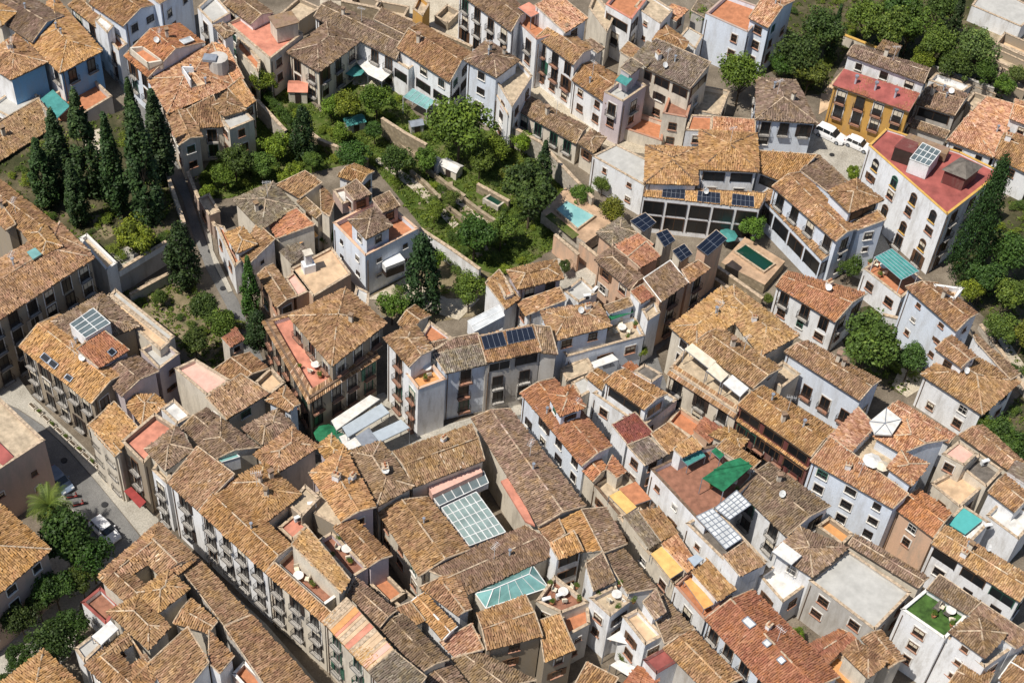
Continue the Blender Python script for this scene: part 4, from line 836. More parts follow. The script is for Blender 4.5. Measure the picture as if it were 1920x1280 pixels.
H('house', 'pair of small hipped roofs below the shuttered cement roof block', 'cream', [W([(1577,1222),(1628,1272),(1665,1240),(1604,1198)], 9.2, 'eeee', 'tan', 'n'), W([(1614,1196),(1666,1252),(1698,1236),(1652,1180)], 8, 'egeg', 'tan', 'w'), W([(1536,1252),(1590,1300),(1630,1280),(1574,1220)], 6.4, 'FFFF', 'orange', 'n')])
H('house', 'tan roof with a skylight at the bottom edge under the hipped lookout', 'white', [W([(1774,1286),(1830,1326),(1864,1262),(1808,1240)], 7.2, 'egeg', 'tan', 'n')])
H('house', 'pale roofs with white verges in the bottom right corner', 'white', [W([(1872,1272),(1925,1320),(1968,1250),(1910,1222)], 7.2, 'egeg', 'tan', 'n', trim='mortar_white')])
# ---- centre bottom
H('house', 'white house with a smooth orange roof and raised orange hipped lookout, beside the green alley', 'pale_blue',
  [W([(975,736),(1091,874),(1148,836),(1040,708)], 7.2, 'egeg', 'orange', 'ww', slope=.26), W([(1025,738),(1050,781),(1099,763),(1072,720)], 9.6, 'eeee', 'orange', 's', slope=.3)], frame='wood_dark')
H('house', 'small orange double roof below the smooth orange roof', 'cream', [W([(1091,881),(1112,903),(1140,878),(1124,858)], 6, 'egeg', 'orange', 'w'), W([(1136,878),(1158,896),(1174,884),(1148,852)], 6, 'ggeg', 'orange', 'n', slope=.2)])
cy, _w = H('house', 'low cream house with flat orange and yellow roof sheets beside the lane', 'cream', [W([(1112,906),(1180,988),(1228,946),(1168,874)], 4.8, 'FFFF', 'tan', 'w', trim='mortar_dark')])
for q, m_ in (([(1160,916),(1190,946),(1221,935),(1192,902)], 'floor_terra'), ([(1142,929),(1175,963),(1194,950),(1163,918)], 'canvas_yellow')): awning(cy, q, 5.9, m_, drop=1.6)
H('villa', 'white villa with a long glazed balcony and golden tile roofs in the middle', 'white', [W([(1131,714),(1208,768),(1252,738),(1172,690)], 8.6, 'egeg', 'golden', 'g', slope=.28), W([(1112,736),(1204,800),(1270,748),(1180,690)], 5.8, 'FFFF', 'cement', 'w'), W([(1098,706),(1129,732),(1142,704),(1120,690)], 7, 'egeg', 'golden', 'n', slope=.25)])
H('house', 'slate blue flat roofed room behind the white villa with golden roofs', 'white', [W([(1188,696),(1222,716),(1243,701),(1208,682)], 9, 'FFFF', 'dark', 'n', par=.15), W([(1165,686),(1190,700),(1205,690),(1180,676)], 8, 'gegg', 'red', 'n', slope=.1)])
awn, _w = H('market_shed', 'pale grey and white canopy roofs over the lane behind the white villa', 'cream', [W([(1052,690),(1062,714),(1116,692),(1100,668)], 4.6, 'FFFF', 'tan', 'n', par=.1), W([(1072,716),(1088,744),(1118,726),(1096,704)], 4.6, 'FFFF', 'cement', 'n', par=.1)])
awning(awn, [(1106,680),(1114,690),(1160,674),(1148,663)], 4.6, 'canvas_white')
H('house', 'house with a dark maroon folded roof between the villa and the grey ribbed roof', 'white', [W([(1147,796),(1177,833),(1226,812),(1191,772)], 7, 'gegg', 'maroon', 'n', slope=.15)])
H('house', 'grey ribbed sheet roof over a white and cream front, next to the maroon roof', 'white', [W([(1175,834),(1210,873),(1251,852),(1216,818)], 7, 'gegg', 'grey', 'w', slope=.12)])
H('house', 'flat tan tiled roof with round vents, right of the grey ribbed roof', 'cream', [W([(1220,813),(1252,851),(1293,820),(1254,790)], 6.6, 'gegg', 'tan', 'n', slope=.15)])
H('house', 'terrace rooms of pink and ochre walls below the palace balconies', 'peach', [W([(1252,790),(1296,820),(1330,800),(1275,762)], 4, 'FFFF', 'terra', 'n', trim='mortar'), W([(1300,806),(1330,830),(1362,806),(1320,780)], 5, 'gegg', 'red', 'n', slope=.1)])
H('house', 'golden fan-shaped roofs beside the brick terrace with the green canopy', 'cream', [W([(1328,814),(1388,844),(1404,824),(1366,798)], 7.6, 'eeee', 'golden', 'n'), W([(1342,838),(1408,882),(1426,864),(1360,822)], 8.4, 'ggeg', 'golden', 'n', slope=.15)])
br, _w = H('townhouse', 'tall white sided house topped by a brick terrace with a large green canopy', 'white', [W([(1221,879),(1322,988),(1426,884),(1344,832),(1290,846)], 8.6, 'FFFFF', 'brick', 's', trim='mortar_dark'), W([(1262,841),(1280,858),(1319,838),(1297,816)], 10.6, 'gegg', 'golden', 'n', slope=.15, base=7.6)])
mb = MB(); V = quad3([(1317,896),(1356,921),(1411,873),(1388,857),(1360,866)], 11); slab(mb, V, .08, 'canvas_green')
a_, b_ = P(1332,884,11.6), P(1398,862,11.6); mb.tube(V[0].lerp(V[4],.5)+Vector((0,0,.05)), V[2].lerp(V[3],.3)+Vector((0,0,.1)), .12, 'canvas_green', 5)
for v in V: mb.tube(v-Vector((0,0,2.8)), v, .05, 'metal_grey', 5)
mb.tube(V[0], V[2], .05, 'canvas_green', 4); part(br, 'canopy', mb)
awning(br, [(1278,860),(1290,872),(1323,854),(1312,840)], 9.6, 'canvas_teal', drop=1.4); awning(br, [(1334,845),(1350,860),(1358,852),(1342,838)], 9.6, 'canvas_green', drop=1.4)
sk_, _w = H('house', 'house with white framed glass patio roofs between tan tile roofs', 'white', [W([(1287,980),(1386,1078),(1438,1052),(1340,950)], 8, 'FFFF', 'dark', 's', trim='mortar'), W([(1356,1042),(1388,1080),(1436,1056),(1396,1014)], 8.8, 'gegg', 'tan', 'n', slope=.15)])
skylight(sk_, [(1305,968),(1361,1029),(1391,1009),(1336,953)], 8, 4, z=9.4, pane='glass_white', frame='metal_grey', name='glass_roof'); skylight(sk_, [(1340,952),(1368,974),(1408,946),(1381,919)], 5, 5, z=9.4, pane='glass_white', frame='metal_grey', name='glass_roof')
H('house', 'broad mossy tan roof with a dark inner patio right of the white framed glass roofs', 'white', [W([(1384,918),(1474,1005),(1558,948),(1442,866)], 7.8, 'egeg', 'brown', 'b', slope=.28)], frame='wood_dark')
# ---- convent with the glass court
cv, wc = H('convent', 'old convent of long brown roofs round a white framed glass court', 'cream',
  [W([(883,783),(1010,986),(1099,948),(956,765)], 8.2, 'egeg', 'brown', 'n', slope=.26), W([(735,846),(776,913),(909,862),(885,794)], 8.8, 'gege', 'tan', 'n', slope=.28),
   W([(706,956),(786,1080),(882,1030),(802,930)], 7.4, 'egeg', 'tan', 'w', slope=.24), W([(796,1066),(878,1114),(1048,1036),(985,984)], 7.4, 'gege', 'brown', 'n', slope=.26)], chim=1)
skylight(cv, [(828,952),(880,1023),(948,997),(893,922)], 5, 6, z=6.8, pane='glass_pale', box=1, name='glass_court')
skylight(cv, [(812,932),(824,948),(916,905),(906,882)], 1, 6, z=6.6, pane='glass_slate', box=1, name='conservatory')
mb = MB(); V = quad3([(803,911),(811,927),(905,884),(896,869)], 7.4); slab(mb, V, 1.2, 'floor_pink'); V = quad3([(939,901),(985,976),(1003,984),(958,893)], 7.9); slab(mb, V, .3, 'floor_coral'); part(cv, 'terrace_strip', mb)
h_, w_ = H('house', 'house with a large pale teal hipped glass roof below the convent', 'cream', [W([(889,1112),(911,1141),(1030,1102),(999,1056)], 6.6, 'FFFF', 'dark', 'n', par=.3), W([(1005,1126),(1053,1148),(1104,1128),(1040,1078)], 7.6, 'FFFF', 'brick', 'w')])
V = quad3([(891,1112),(911,1140),(1028,1101),(998,1058)], 7); a, b, c, d = V; r1 = a.lerp(b,.5).lerp(c.lerp(d,.5), .2)+Vector((0,0,1.3)); r2 = a.lerp(b,.5).lerp(c.lerp(d,.5), .8)+Vector((0,0,1.3)); mb = MB()
mb.add([a,b,c,d,r1,r2], [(0,1,4),(1,2,5,4),(2,3,5),(3,0,4,5)], 'glass_teal')
for p, q in ((a,b),(b,c),(c,d),(d,a),(a,r1),(b,r1),(c,r2),(d,r2),(r1,r2)): mb.tube(p, q, .07, 'frame_white', 4)
for t in (.2,.4,.6,.8): mb.tube(b.lerp(c,t), r1.lerp(r2,t), .035, 'frame_white', 4); mb.tube(a.lerp(d,t), r1.lerp(r2,t), .035, 'frame_white', 4)
part(h_, 'glass_roof', mb)
H('house', 'hipped tan roof house facing the market square, right of the brown hipped roof', 'cream', [W([(474,852),(522,886),(600,836),(548,800)], 9.6, 'eeee', 'tan', 'n', slope=.3)])
H('house', 'large hipped roof left of the small dark courtyard with a white cover', 'cream', [W([(420,906),(500,979),(566,926),(496,866)], 10.4, 'eeee', 'golden', 'n', slope=.33)])
H('house', 'long golden hipped roofs right of the small dark courtyard', 'mauve', [W([(578,886),(640,978),(706,950),(645,836)], 10.2, 'egee', 'golden', 'w', slope=.26), W([(592,838),(620,872),(660,850),(622,812)], 9.4, 'eeee', 'golden', 'n', slope=.26)])
H('house', 'brown hipped roof left of the long convent gable', 'cream', [W([(652,846),(706,950),(777,911),(714,826)], 9.2, 'eeee', 'brown', 'w', slope=.26)])
H('house', 'rooftop service block of pale boxes between the golden hipped roofs', 'stone', [W([(540,945),(566,968),(600,932),(572,908)], 10, 'FFFF', 'tan', 'n', par=.3), W([(560,935),(590,962),(640,990),(660,970),(600,920)], 9, 'FFFFF', 'tan', 'n', par=.2)])
H('outbuilding', 'flat coral red roof terrace under the large hipped roof', 'brown', [W([(522,988),(548,1012),(577,986),(551,964)], 8.6, 'FFFF', 'coral', 'n', par=.3)])
H('house', 'long tan roof with a dark gable wall, left of the convent', 'mauve', [W([(624,988),(690,1063),(736,1041),(666,972)], 9.6, 'egeg', 'tan', 'n', slope=.24), W([(596,1012),(660,1082),(690,1063),(622,996)], 9, 'FFFF', 'brick', 'n', trim='mortar')])
H('house', 'sunken terrace rooms with coral floor between the two long tan roofs', 'stone', [W([(690,1090),(730,1130),(760,1110),(720,1070)], 6, 'FFFF', 'terra', 'n'), W([(735,1125),(760,1145),(790,1130),(760,1105)], 5.5, 'FFFF', 'dark', 'n')])
H('house', 'square tan gabled roof between the convent and the patched roofs', 'white', [W([(786,1100),(858,1154),(885,1141),(856,1074)], 7.8, 'egeg', 'tan', 'n', slope=.2)])
H('house', 'brown ridged roof right of the striped sheet roof', 'cream', [W([(650,1113),(712,1176),(744,1144),(668,1082)], 9.4, 'egeg', 'brown', 'n', slope=.3)])
H('house', 'dark brown ridged roof right of the weathered grey ribbed roof', 'cream', [W([(708,1176),(790,1260),(842,1236),(756,1150)], 8.8, 'egeg', 'brown', 'n', slope=.28)])
H('house', 'low patched tan roof between two ridged brown roofs', 'cream', [W([(740,1139),(768,1176),(798,1163),(770,1127)], 8.6, 'gegg', 'tan', 'n', slope=.15)])
H('house', 'narrow tan lean-to with a white verge left of the square tan gable', 'white', [W([(768,1129),(830,1200),(858,1174),(796,1110)], 8.4, 'egeg', 'golden', 'n', slope=.2, trim='mortar_white'), W([(824,1202),(852,1232),(908,1216),(884,1168)], 7.4, 'eggg', 'pale', 'n', slope=.15)])
H('house', 'tan ridged house with a small chimney below the teal glass roof', 'stone', [W([(894,1150),(913,1219),(1018,1192),(985,1114)], 8.8, 'gege', 'tan', 'w', slope=.26)])
H('house', 'sloping golden brown roof right of the ridged house, above shaded windows', 'stone', [W([(1009,1163),(1021,1241),(1079,1218),(1050,1148)], 7.6, 'gegg', 'golden', 'w', slope=.2)])
H('house', 'brown roofs at the bottom centre edge', 'cream', [W([(846,1234),(905,1306),(1006,1274),(892,1218)], 7.2, 'egeg', 'brown', 'n', slope=.26), W([(784,1282),(836,1330),(890,1296),(842,1240)], 7.4, 'egeg', 'brown', 'n', slope=.26)])
H('house', 'small yard house with tan lean-to roofs and an open patio at the bottom edge', 'cream', [W([(1076,1285),(1125,1320),(1160,1270),(1100,1240)], 5.5, 'eggg', 'tan', 'n', slope=.15), W([(1150,1300),(1215,1320),(1240,1265),(1195,1245)], 6.5, 'gegg', 'red', 'n', slope=.1)])
H('house', 'raised golden roof on a white gallery, right of the convent wing', 'white', [W([(1030,1020),(1047,1049),(1094,1031),(1076,994)], 9, 'gegg', 'golden', 'g', slope=.2)])
H('house', 'long tan roof falling to the narrow street, right of the raised golden roof', 'cream', [W([(1050,974),(1088,1036),(1134,1030),(1090,954)], 8.2, 'eggg', 'golden', 'n', slope=.1), W([(1090,954),(1132,1036),(1176,1019),(1136,950)], 8.4, 'ggeg', 'brown', 'n', slope=.2)])
H('house', 'wide dark brown roof beside the narrow street with a raised box roof on its left', 'white', [W([(1134,1040),(1176,1112),(1232,1102),(1168,1026)], 8, 'ggeg', 'brown', 'n', slope=.18), W([(1098,1056),(1113,1108),(1154,1089),(1130,1034)], 9.2, 'gegg', 'brown', 'n', slope=.12)])
H('house', 'white house with a cluttered roof terrace and two rows of windows at the bottom centre', 'white', [W([(1106,1120),(1144,1154),(1182,1126),(1150,1098)], 8.4, 'FFFF', 'tan', 'WW', trim='mortar'), W([(1140,1150),(1132,1200),(1180,1190),(1182,1130)], 3, 'FFFF', 'cement', 'n')])
wh, _w = H('house', 'white house with a peach terrace and small brown stair roof, above the white shade sail', 'white', [W([(1168,1155),(1210,1208),(1244,1190),(1196,1140)], 8.4, 'FFFF', 'peach', 'Ww', trim='mortar'), W([(1205,1128),(1228,1161),(1249,1146),(1231,1104)], 10, 'gegg', 'brown', 'n', slope=.12, base=7.5)])
H('house', 'dark brown slope roof beside the small brown stair roof', 'grey', [W([(1216,1130),(1246,1206),(1304,1180),(1230,1102)], 8, 'ggeg', 'brown', 'n', slope=.18)])
H('house', 'tan ridged roof at the bottom between the maroon metal roof and the narrow street', 'grey', [W([(1242,1214),(1332,1304),(1392,1272),(1300,1180)], 8.4, 'egeg', 'tan', 'n', slope=.28)])
h_, w_ = H('outbuilding', 'small hut with a dark maroon metal roof above the bottom edge', 'white', [W([(1207,1236),(1231,1262),(1272,1238),(1246,1214)], 8, 'FFFF', 'red', 'n', par=.1, trim='wall_maroon')])
H('house', 'plain cream walled house facing the teal glass roof and air conditioners', 'grey', [W([(1052,1150),(1062,1192),(1106,1168),(1102,1130)], 6.6, 'FFFF', 'terra', 's')])
rw, _w = H('townhouse', 'narrow street row with a grey sheet roof and orange awnings, upper half', 'cream', [W([(1158,966),(1264,1096),(1304,1062),(1200,950)], 5.6, 'FFFF', 'tan', 'w', trim='mortar'), W([(1168,966),(1217,1028),(1241,1012),(1196,955)], 6.6, 'gegg', 'grey', 'n', slope=.08), W([(1197,956),(1240,1014),(1272,998),(1236,950)], 7, 'gegg', 'tan', 'n', slope=.1), W([(1240,1018),(1288,1073),(1310,1058),(1270,998)], 7, 'gegg', 'pale', 'n', slope=.1)])
awning(rw, [(1220,1038),(1257,1084),(1281,1068),(1243,1022)], 6.8, 'canvas_yellow', drop=1.5); awning(rw, [(1290,1046),(1302,1061),(1319,1047),(1306,1038)], 7.8, 'metal_light', drop=.8)
rw, _w = H('townhouse', 'narrow street row with a long orange awning in a walled terrace, lower half', 'white', [W([(1265,1096),(1322,1162),(1372,1118),(1306,1056)], 5.6, 'FFFF', 'terra', 'bw', trim='wall_brick'), W([(1298,1074),(1345,1127),(1380,1105),(1328,1046)], 7, 'gegg', 'golden', 'n', slope=.1)], frame='wood_dark')
awning(rw, [(1283,1089),(1320,1141),(1338,1132),(1300,1082)], 6.2, 'canvas_orange', drop=1)
H('house', 'small cream house with a tan lean-to at the foot of the convent wing', 'cream', [W([(1010,990),(1030,1020),(1060,1000),(1045,965)], 7.6, 'eggg', 'tan', 'n', slope=.2)])

H('house', 'bare cream walled block at the upper edge beside the pink and white balconied house', 'cream', [W([(1104,14),(1138,60),(1152,30),(1116,-14)], 7, 'FFFF', 'tan', 'n')])
H('house', 'low house with a pale tan roof between the pink balconied house and grey roof', 'cream', [W([(1162,96),(1186,112),(1200,92),(1178,78)], 7, 'gegg', 'tan', 'n', slope=.15)])
H('house', 'small dark roofed lean-to at the upper edge beside the white terrace house', 'grey', [W([(1296,20),(1322,34),(1340,10),(1312,-6)], 5, 'gegg', 'grey', 'n', slope=.15)])

H('house', 'long brown lean-to roof running under the rubble wall at the top', 'cream', [W([(700,36),(872,122),(890,100),(716,14)], 5.8, 'ggeg', 'brown', 'n', slope=.15)])
H('ruin', 'roofless rubble rooms behind the long rubble wall', 'stone', [W([(655,4),(700,20),(712,2),(668,-14)], 2.4, 'FFFF', 'tan', 'n', par=1.6), W([(702,20),(756,34),(768,12),(714,2)], 2, 'FFFF', 'tan', 'n', par=1.4)])
H('house', 'small yellow walled house cut by the upper edge behind the ruins', 'yellow', [W([(774,16),(792,30),(806,6),(786,-10)], 6, 'FFFF', 'tan', 'n')])
H('ruin', 'low tan rubble enclosure on the sandy ground near the white street houses', 'stone', [W([(815,30),(840,44),(862,22),(838,8)], 1.4, 'FFFF', 'tan', 'n', par=1)])
H('house', 'grey tin roofed shelter at the top beside the brown gable by the coral terrace', 'stone', [W([(520,30),(560,40),(600,14),(560,-4)], 3, 'FFFF', 'tan', 'n', par=.6)])

for r_, ws_, *_ in HOUSES:
    if r_['label'].startswith('long low house with a deep orange-red'):
        for q in ([(1391,1163),(1406,1178),(1418,1170),(1402,1155)], [(1429,1204),(1438,1213),(1447,1206),(1438,1197)], [(1456,1236),(1465,1245),(1474,1238),(1465,1229)]): skylight(r_, q, 1, 1, ws_[0], pane='glass_white', frame='metal_grey', off=.22)
# ================================================================ ground, streets, gardens
def struct(name, mb): return tag(mb.build(name), kind='structure')
def groundmat(name, c1, c2, c3, scale=.25, r=.95, fine=6.0):
    m, t, b = newmat(name, r, .15); f = noise(t, scale, 8, .7); f2 = noise(t, fine, 5, .7)
    c = ramp(t, f, [(.32, c1), (.5, c2), (.68, c3)]); k = ramp(t, f2, [(.3, (.55,.55,.55)), (.7, (1.15,1.15,1.15))])
    t.links.new(mix(t, 1.0, c, k, 'MULTIPLY'), b.inputs['Base Color']); bump(t, b, f2, .4, .05); return m
groundmat('g_base', (.12,.10,.075), (.20,.165,.125), (.29,.245,.19)); groundmat('g_pave', (.34,.31,.26), (.44,.41,.35), (.54,.50,.43), .35)
groundmat('g_asphalt', (.14,.138,.133), (.20,.196,.188), (.26,.253,.24), .2, .9, 12); groundmat('g_soil', (.035,.045,.016), (.085,.078,.04), (.20,.16,.10), .22)
groundmat('g_yard', (.12,.12,.06), (.25,.20,.12), (.34,.28,.19), .4); groundmat('g_grass', (.035,.062,.012), (.085,.125,.022), (.19,.165,.085), .35)
groundmat('g_sand', (.42,.36,.27), (.55,.48,.37), (.62,.56,.45), .3); groundmat('g_stone', (.22,.18,.12), (.38,.31,.21), (.48,.41,.30), .9)
plain('pool_deck', (.50,.34,.22), var=.2, scale=.8); stonemat('wall_rubble', (.26,.20,.13), (.46,.38,.27), (.20,.16,.11)); stonemat('wall_retaining', (.44,.39,.32), (.60,.55,.48), (.36,.31,.25))
m, t, b = newmat('water_blue', .08, .5); t.links.new(ramp(t, noise(t, .5, 3), [(.35, (.20,.42,.42)), (.65, (.33,.56,.53))]), b.inputs['Base Color']); bump(t, b, noise(t, 3, 3), .15, .03)
m, t, b = newmat('water_green', .05, .6); b.inputs['Base Color'].default_value = (.008,.045,.03,1)
mb = MB(); mb.add([(-900,-900,0),(900,-900,0),(900,900,0),(-900,900,0)], [(0,1,2,3)], 'g_base'); struct('ground', mb)
LVL = [0.004]
def sheet(name, pts, m, z=0.0, thick=None, side=None):
    LVL[0] += .003; zz = z+LVL[0]; V = [P(x, y, zz) for x, y in pts]; V = ccw(V); mb = MB(); n = len(V)
    if thick: mb.add([(v.x,v.y,zz-thick) for v in V]+[tuple(v) for v in V], [(i,(i+1)%n,n+(i+1)%n,n+i) for i in range(n)], side or m)
    mb.add([tuple(v) for v in V], [tuple(range(n))], m); return struct(name, mb)
# gardens
GARD = {
 'central': [(484,170),(545,150),(600,210),(660,150),(740,170),(790,225),(870,245),(960,245),(1035,300),(1110,370),(1120,410),(1060,450),(1000,490),(930,520),(890,500),(790,425),(740,360),(690,300),(600,320),(510,345),(430,372),(385,372),(372,335),(395,300),(480,240)],
 'east': [(1440,118),(1478,0),(1560,-60),(1830,-60),(1850,60),(1880,190),(1745,128),(1640,100),(1590,95),(1545,175),(1500,180),(1440,130)],
 'conifer': [(1790,420),(1950,340),(1960,900),(1900,870),(1860,800),(1930,720),(1850,600),(1800,545),(1775,450)],
 'ruins': [(1845,40),(1940,70),(1940,215),(1860,175)],
 'roundtree': [(1560,590),(1640,570),(1690,600),(1770,650),(1735,700),(1690,740),(1600,690)],
 'court': [(230,545),(320,535),(370,540),(430,600),(470,640),(440,660),(400,700),(340,655)],
 'tower': [(690,525),(790,470),(900,505),(945,520),(905,590),(840,600),(760,610),(715,590)]}
sheet('garden_ground', GARD['central'], 'g_grass'); sheet('garden_ground', GARD['east'], 'g_soil'); sheet('garden_ground', GARD['conifer'], 'g_soil')
sheet('garden_ground', GARD['ruins'], 'g_stone'); sheet('garden_ground', GARD['roundtree'], 'g_soil'); sheet('garden_ground', GARD['court'], 'g_yard'); sheet('garden_ground', GARD['tower'], 'g_yard')
GZ = 4.0
RAISED = [(40,240),(110,225),(150,238),(235,205),(300,285),(312,325),(343,418),(312,452),(222,508),(190,498),(100,440),(0,400),(-90,330),(-60,270)]
sheet('garden_terrace', RAISED, 'g_soil', GZ, 4.0, 'wall_grey'); sheet('gravel_court', [(205,475),(240,462),(270,485),(222,503)], 'g_pave', GZ); sheet('path', [(160,250),(190,240),(190,270),(182,300),(160,310)], 'g_sand', GZ); sheet('path', [(172,405),(200,400),(215,440),(198,450),(178,430)], 'g_yard', GZ)
# streets
sheet('street', [(-40,735),(35,768),(80,798),(125,840),(178,900),(225,957),(268,1012),(300,1060),(235,1080),(170,1040),(140,975),(110,915),(60,930),(-40,860)], 'g_asphalt')
sheet('pavement', [(-40,690),(30,700),(62,745),(150,830),(235,915),(300,975),(268,1008),(225,955),(178,898),(125,838),(80,796),(35,766),(-40,733)], 'g_pave', .12, .12)
sheet('street', [(190,90),(206,92),(262,165),(322,285),(345,330),(378,430),(404,500),(445,560),(500,690),(580,800),(560,812),(470,690),(425,575),(385,500),(362,440),(342,370),(322,335),(304,296),(240,190)], 'g_asphalt')
sheet('pavement', [(348,322),(358,330),(392,412),(400,470),(436,545),(428,548),(400,492),(380,425)], 'g_pave', .12, .12)
sheet('street', [(600,0),(900,20),(958,90),(1000,128),(1070,190),(1160,248),(1240,275),(1310,275),(1290,300),(1160,282),(1108,262),(1040,212),(990,176),(930,110),(885,92),(780,35),(600,10)], 'g_sand')
sheet('plaza', [(640,0),(780,20),(905,88),(930,108),(900,20),(860,-20)], 'g_sand')
sheet('plaza', [(1532,235),(1570,232),(1640,262),(1600,345),(1560,345),(1500,290)], 'g_pave'); sheet('street', [(1600,330),(1640,290),(1650,430),(1700,520),(1690,560),(1560,500),(1560,450)], 'g_pave')
sheet('street', [(1360,520),(1378,530),(1230,660),(1275,800),(1420,900),(1500,960),(1470,960),(1250,810),(1196,660)], 'g_asphalt')
sheet('street', [(940,770),(960,762),(1110,940),(1262,1110),(1420,1300),(1370,1300),(1235,1115),(1085,950)], 'g_asphalt')
sheet('verge', [(1028,868),(1036,868),(1098,944),(1092,950)], 'g_grass')
sheet('street', [(288,975),(310,990),(400,1080),(500,1170),(640,1330),(570,1330),(470,1190),(370,1075)], 'g_asphalt'); sheet('pavement', [(296,985),(304,985),(400,1078),(500,1170),(640,1330),(630,1330),(492,1174),(394,1086)], 'g_pave', .12, .12)
sheet('market_square', [(585,850),(596,780),(720,735),(785,812),(840,795),(975,755),(985,775),(880,800),(740,850),(660,862)], 'g_pave')
sheet('park_paving', [(-80,1120),(100,1040),(110,915),(150,975),(190,1040),(235,1050),(180,1100),(150,1130),(140,1220),(60,1300),(-100,1300)], 'g_pave')
sheet('patio', [(668,118),(700,100),(745,135),(720,165),(660,160)], 'g_sand'); sheet('patio', [(1688,690),(1725,690),(1740,720),(1700,745),(1672,722)], 'g_sand')
sheet('terrace_paving', [(1540,175),(1600,110),(1590,150),(1560,200),(1535,215)], 'floor_peach'); sheet('path', [(1850,600),(1870,610),(1960,740),(1940,760)], 'g_sand'); sheet('path', [(1908,600),(1916,600),(1960,670),(1950,680)], 'g_sand')
sheet('path', [(700,300),(712,292),(790,345),(860,420),(850,428),(780,360)], 'g_sand'); sheet('path', [(830,350),(930,420),(925,428),(825,360)], 'g_sand'); sheet('path', [(500,180),(512,178),(600,300),(590,306)], 'g_sand'); sheet('patio', [(1000,500),(1090,470),(1130,520),(1080,560),(1030,520)], 'g_pave')
sheet('patio', [(690,560),(760,520),(840,560),(900,560),(860,600),(760,570)], 'g_sand')
# terraces with pools
sheet('pool_terrace', [(1015,398),(1060,352),(1160,412),(1098,455)], 'pool_deck', 2.0, 2.0, 'wall_retaining')
sheet('pool_terrace', [(1352,492),(1397,444),(1472,490),(1434,534)], 'pool_deck', 1.6, 1.6, 'wall_rubble')
def pool(label, pts, z, m, n):
    z += .35; V = ccw([P(x, y, z+.12) for x, y in pts]); r_ = empty('pool', sum(V, Vector())/len(V)-Vector((0,0,.1)), label, 'pool'); mb = MB(); ins = inset([v.xy for v in V], [.2]*len(V)); k = len(V)
    for i in range(k): mb.prism([V[i].xy, V[(i+1)%k].xy, ins[(i+1)%k], ins[i]], z-.3, z+.14, 'mortar')
    part(r_, 'rim', mb); mb = MB(); mb.add([(x, y, z+.06) for x, y in ins], [tuple(range(k))], m); part(r_, 'water', mb)
pool('pale turquoise swimming pool on a peach terrace beside the dense green garden', [(1040,392),(1083,430),(1118,404),(1062,374)], 2.03, 'water_blue', 4)
pool('dark green swimming pool on a terracotta patio below the solar arrays', [(1376,471),(1433,510),(1455,494),(1398,456)], 1.63, 'water_green', 4)
sheet('lawn', [(1022,406),(1034,398),(1086,440),(1074,448)], 'g_grass', 2.02)
# free standing walls
def wall(label, pts, h, m='wall_white', cap='mortar', z0=0, t=.35):
    V = [P(x, y, z0+h) for x, y in pts]; mb = MB(); mc = MB()
    for a, b in zip(V, V[1:]):
        d = (b-a).normalized(); s = Vector((-d.y, d.x, 0))*t/2; s2 = s*1.35
        mb.prism(ccw([(a+s).xy, (a-s).xy, (b-s).xy, (b+s).xy]), z0, z0+h, m); mc.prism(ccw([(a+s2).xy, (a-s2).xy, (b-s2).xy, (b+s2).xy]), z0+h+.002, z0+h+.12, cap)
    r_ = empty('garden_wall', (V[0].x, V[0].y, z0), label, 'wall'); part(r_, 'wall_body', mb); part(r_, 'coping', mc)
wall('long rubble wall between the sandy ruins and the roofs at the top', [(640,2),(700,14),(770,38),(885,88)], 3.2, 'wall_rubble', 'mortar')
wall('stone garden wall between the terraced beds and the trees below the cream patio', [(716,222),(760,250),(800,272)], 3.2, 'wall_rubble')
wall('rough white garden wall beside the dark hedge', [(482,188),(510,218),(536,246)], 3.0, 'wall_retaining')
wall('pale retaining wall running down from the green-doored outbuilding to the pool terrace', [(955,235),(1015,268),(1044,300),(1112,372)], 3.4, 'wall_retaining')
wall('long white wall with a tan coping from the tower house into the garden', [(786,428),(845,466),(900,505)], 2.8, 'wall_white')
wall('white wall along the upper edge of the dark court garden', [(222,507),(312,453)], 1.0, 'wall_white', 'mortar', GZ)
wall('street wall of the raised cypress garden', [(313,325),(345,418)], 1.4, 'wall_grey', 'mortar', GZ)
wall('low ramp wall across the dark court garden', [(244,552),(318,512)], 1.6, 'wall_grey')
wall('wall with a yellow coping below the trees behind the yellow house', [(1583,66),(1644,90)], 1.8, 'wall_cream', 'yellow_trim')
wall('grey capped garden wall behind the roofless white yard', [(1736,120),(1865,166)], 2.0, 'wall_retaining', 'wall_grey')
wall('tan block wall below the pool terrace at the centre', [(1040,440),(1085,478)], 3.2, 'wall_peach'); wall('tan yard wall beside the mossy hipped roofs', [(1088,455),(1130,488)], 3.2, 'wall_peach')
wall('stepped stone wall under the green pool terrace, upper course', [(1345,500),(1430,560)], 2.4, 'wall_rubble'); wall('stepped stone wall under the green pool terrace, lower course', [(1330,515),(1425,580)], 1.2, 'wall_rubble')
wall('curving wall beside the diagonal footpath at the right edge', [(1838,608),(1880,662),(1930,742)], 1.0, 'wall_retaining')
wall('low white wall at the front of the peach paved corner by the teal pavilion', [(1655,590),(1700,600)], 1.4, 'wall_white')
wall('retaining wall along the right side of the asphalt lane', [(352,322),(372,372),(404,425)], 2.2, 'wall_pink', 'mortar'); wall('weathered wall dividing the terraced vegetable beds', [(560,232),(600,262),(690,300)], 1.6, 'wall_rubble')
wall('stone wall behind the stone-edged pond in the garden', [(895,345),(955,378)], 1.4, 'wall_rubble')

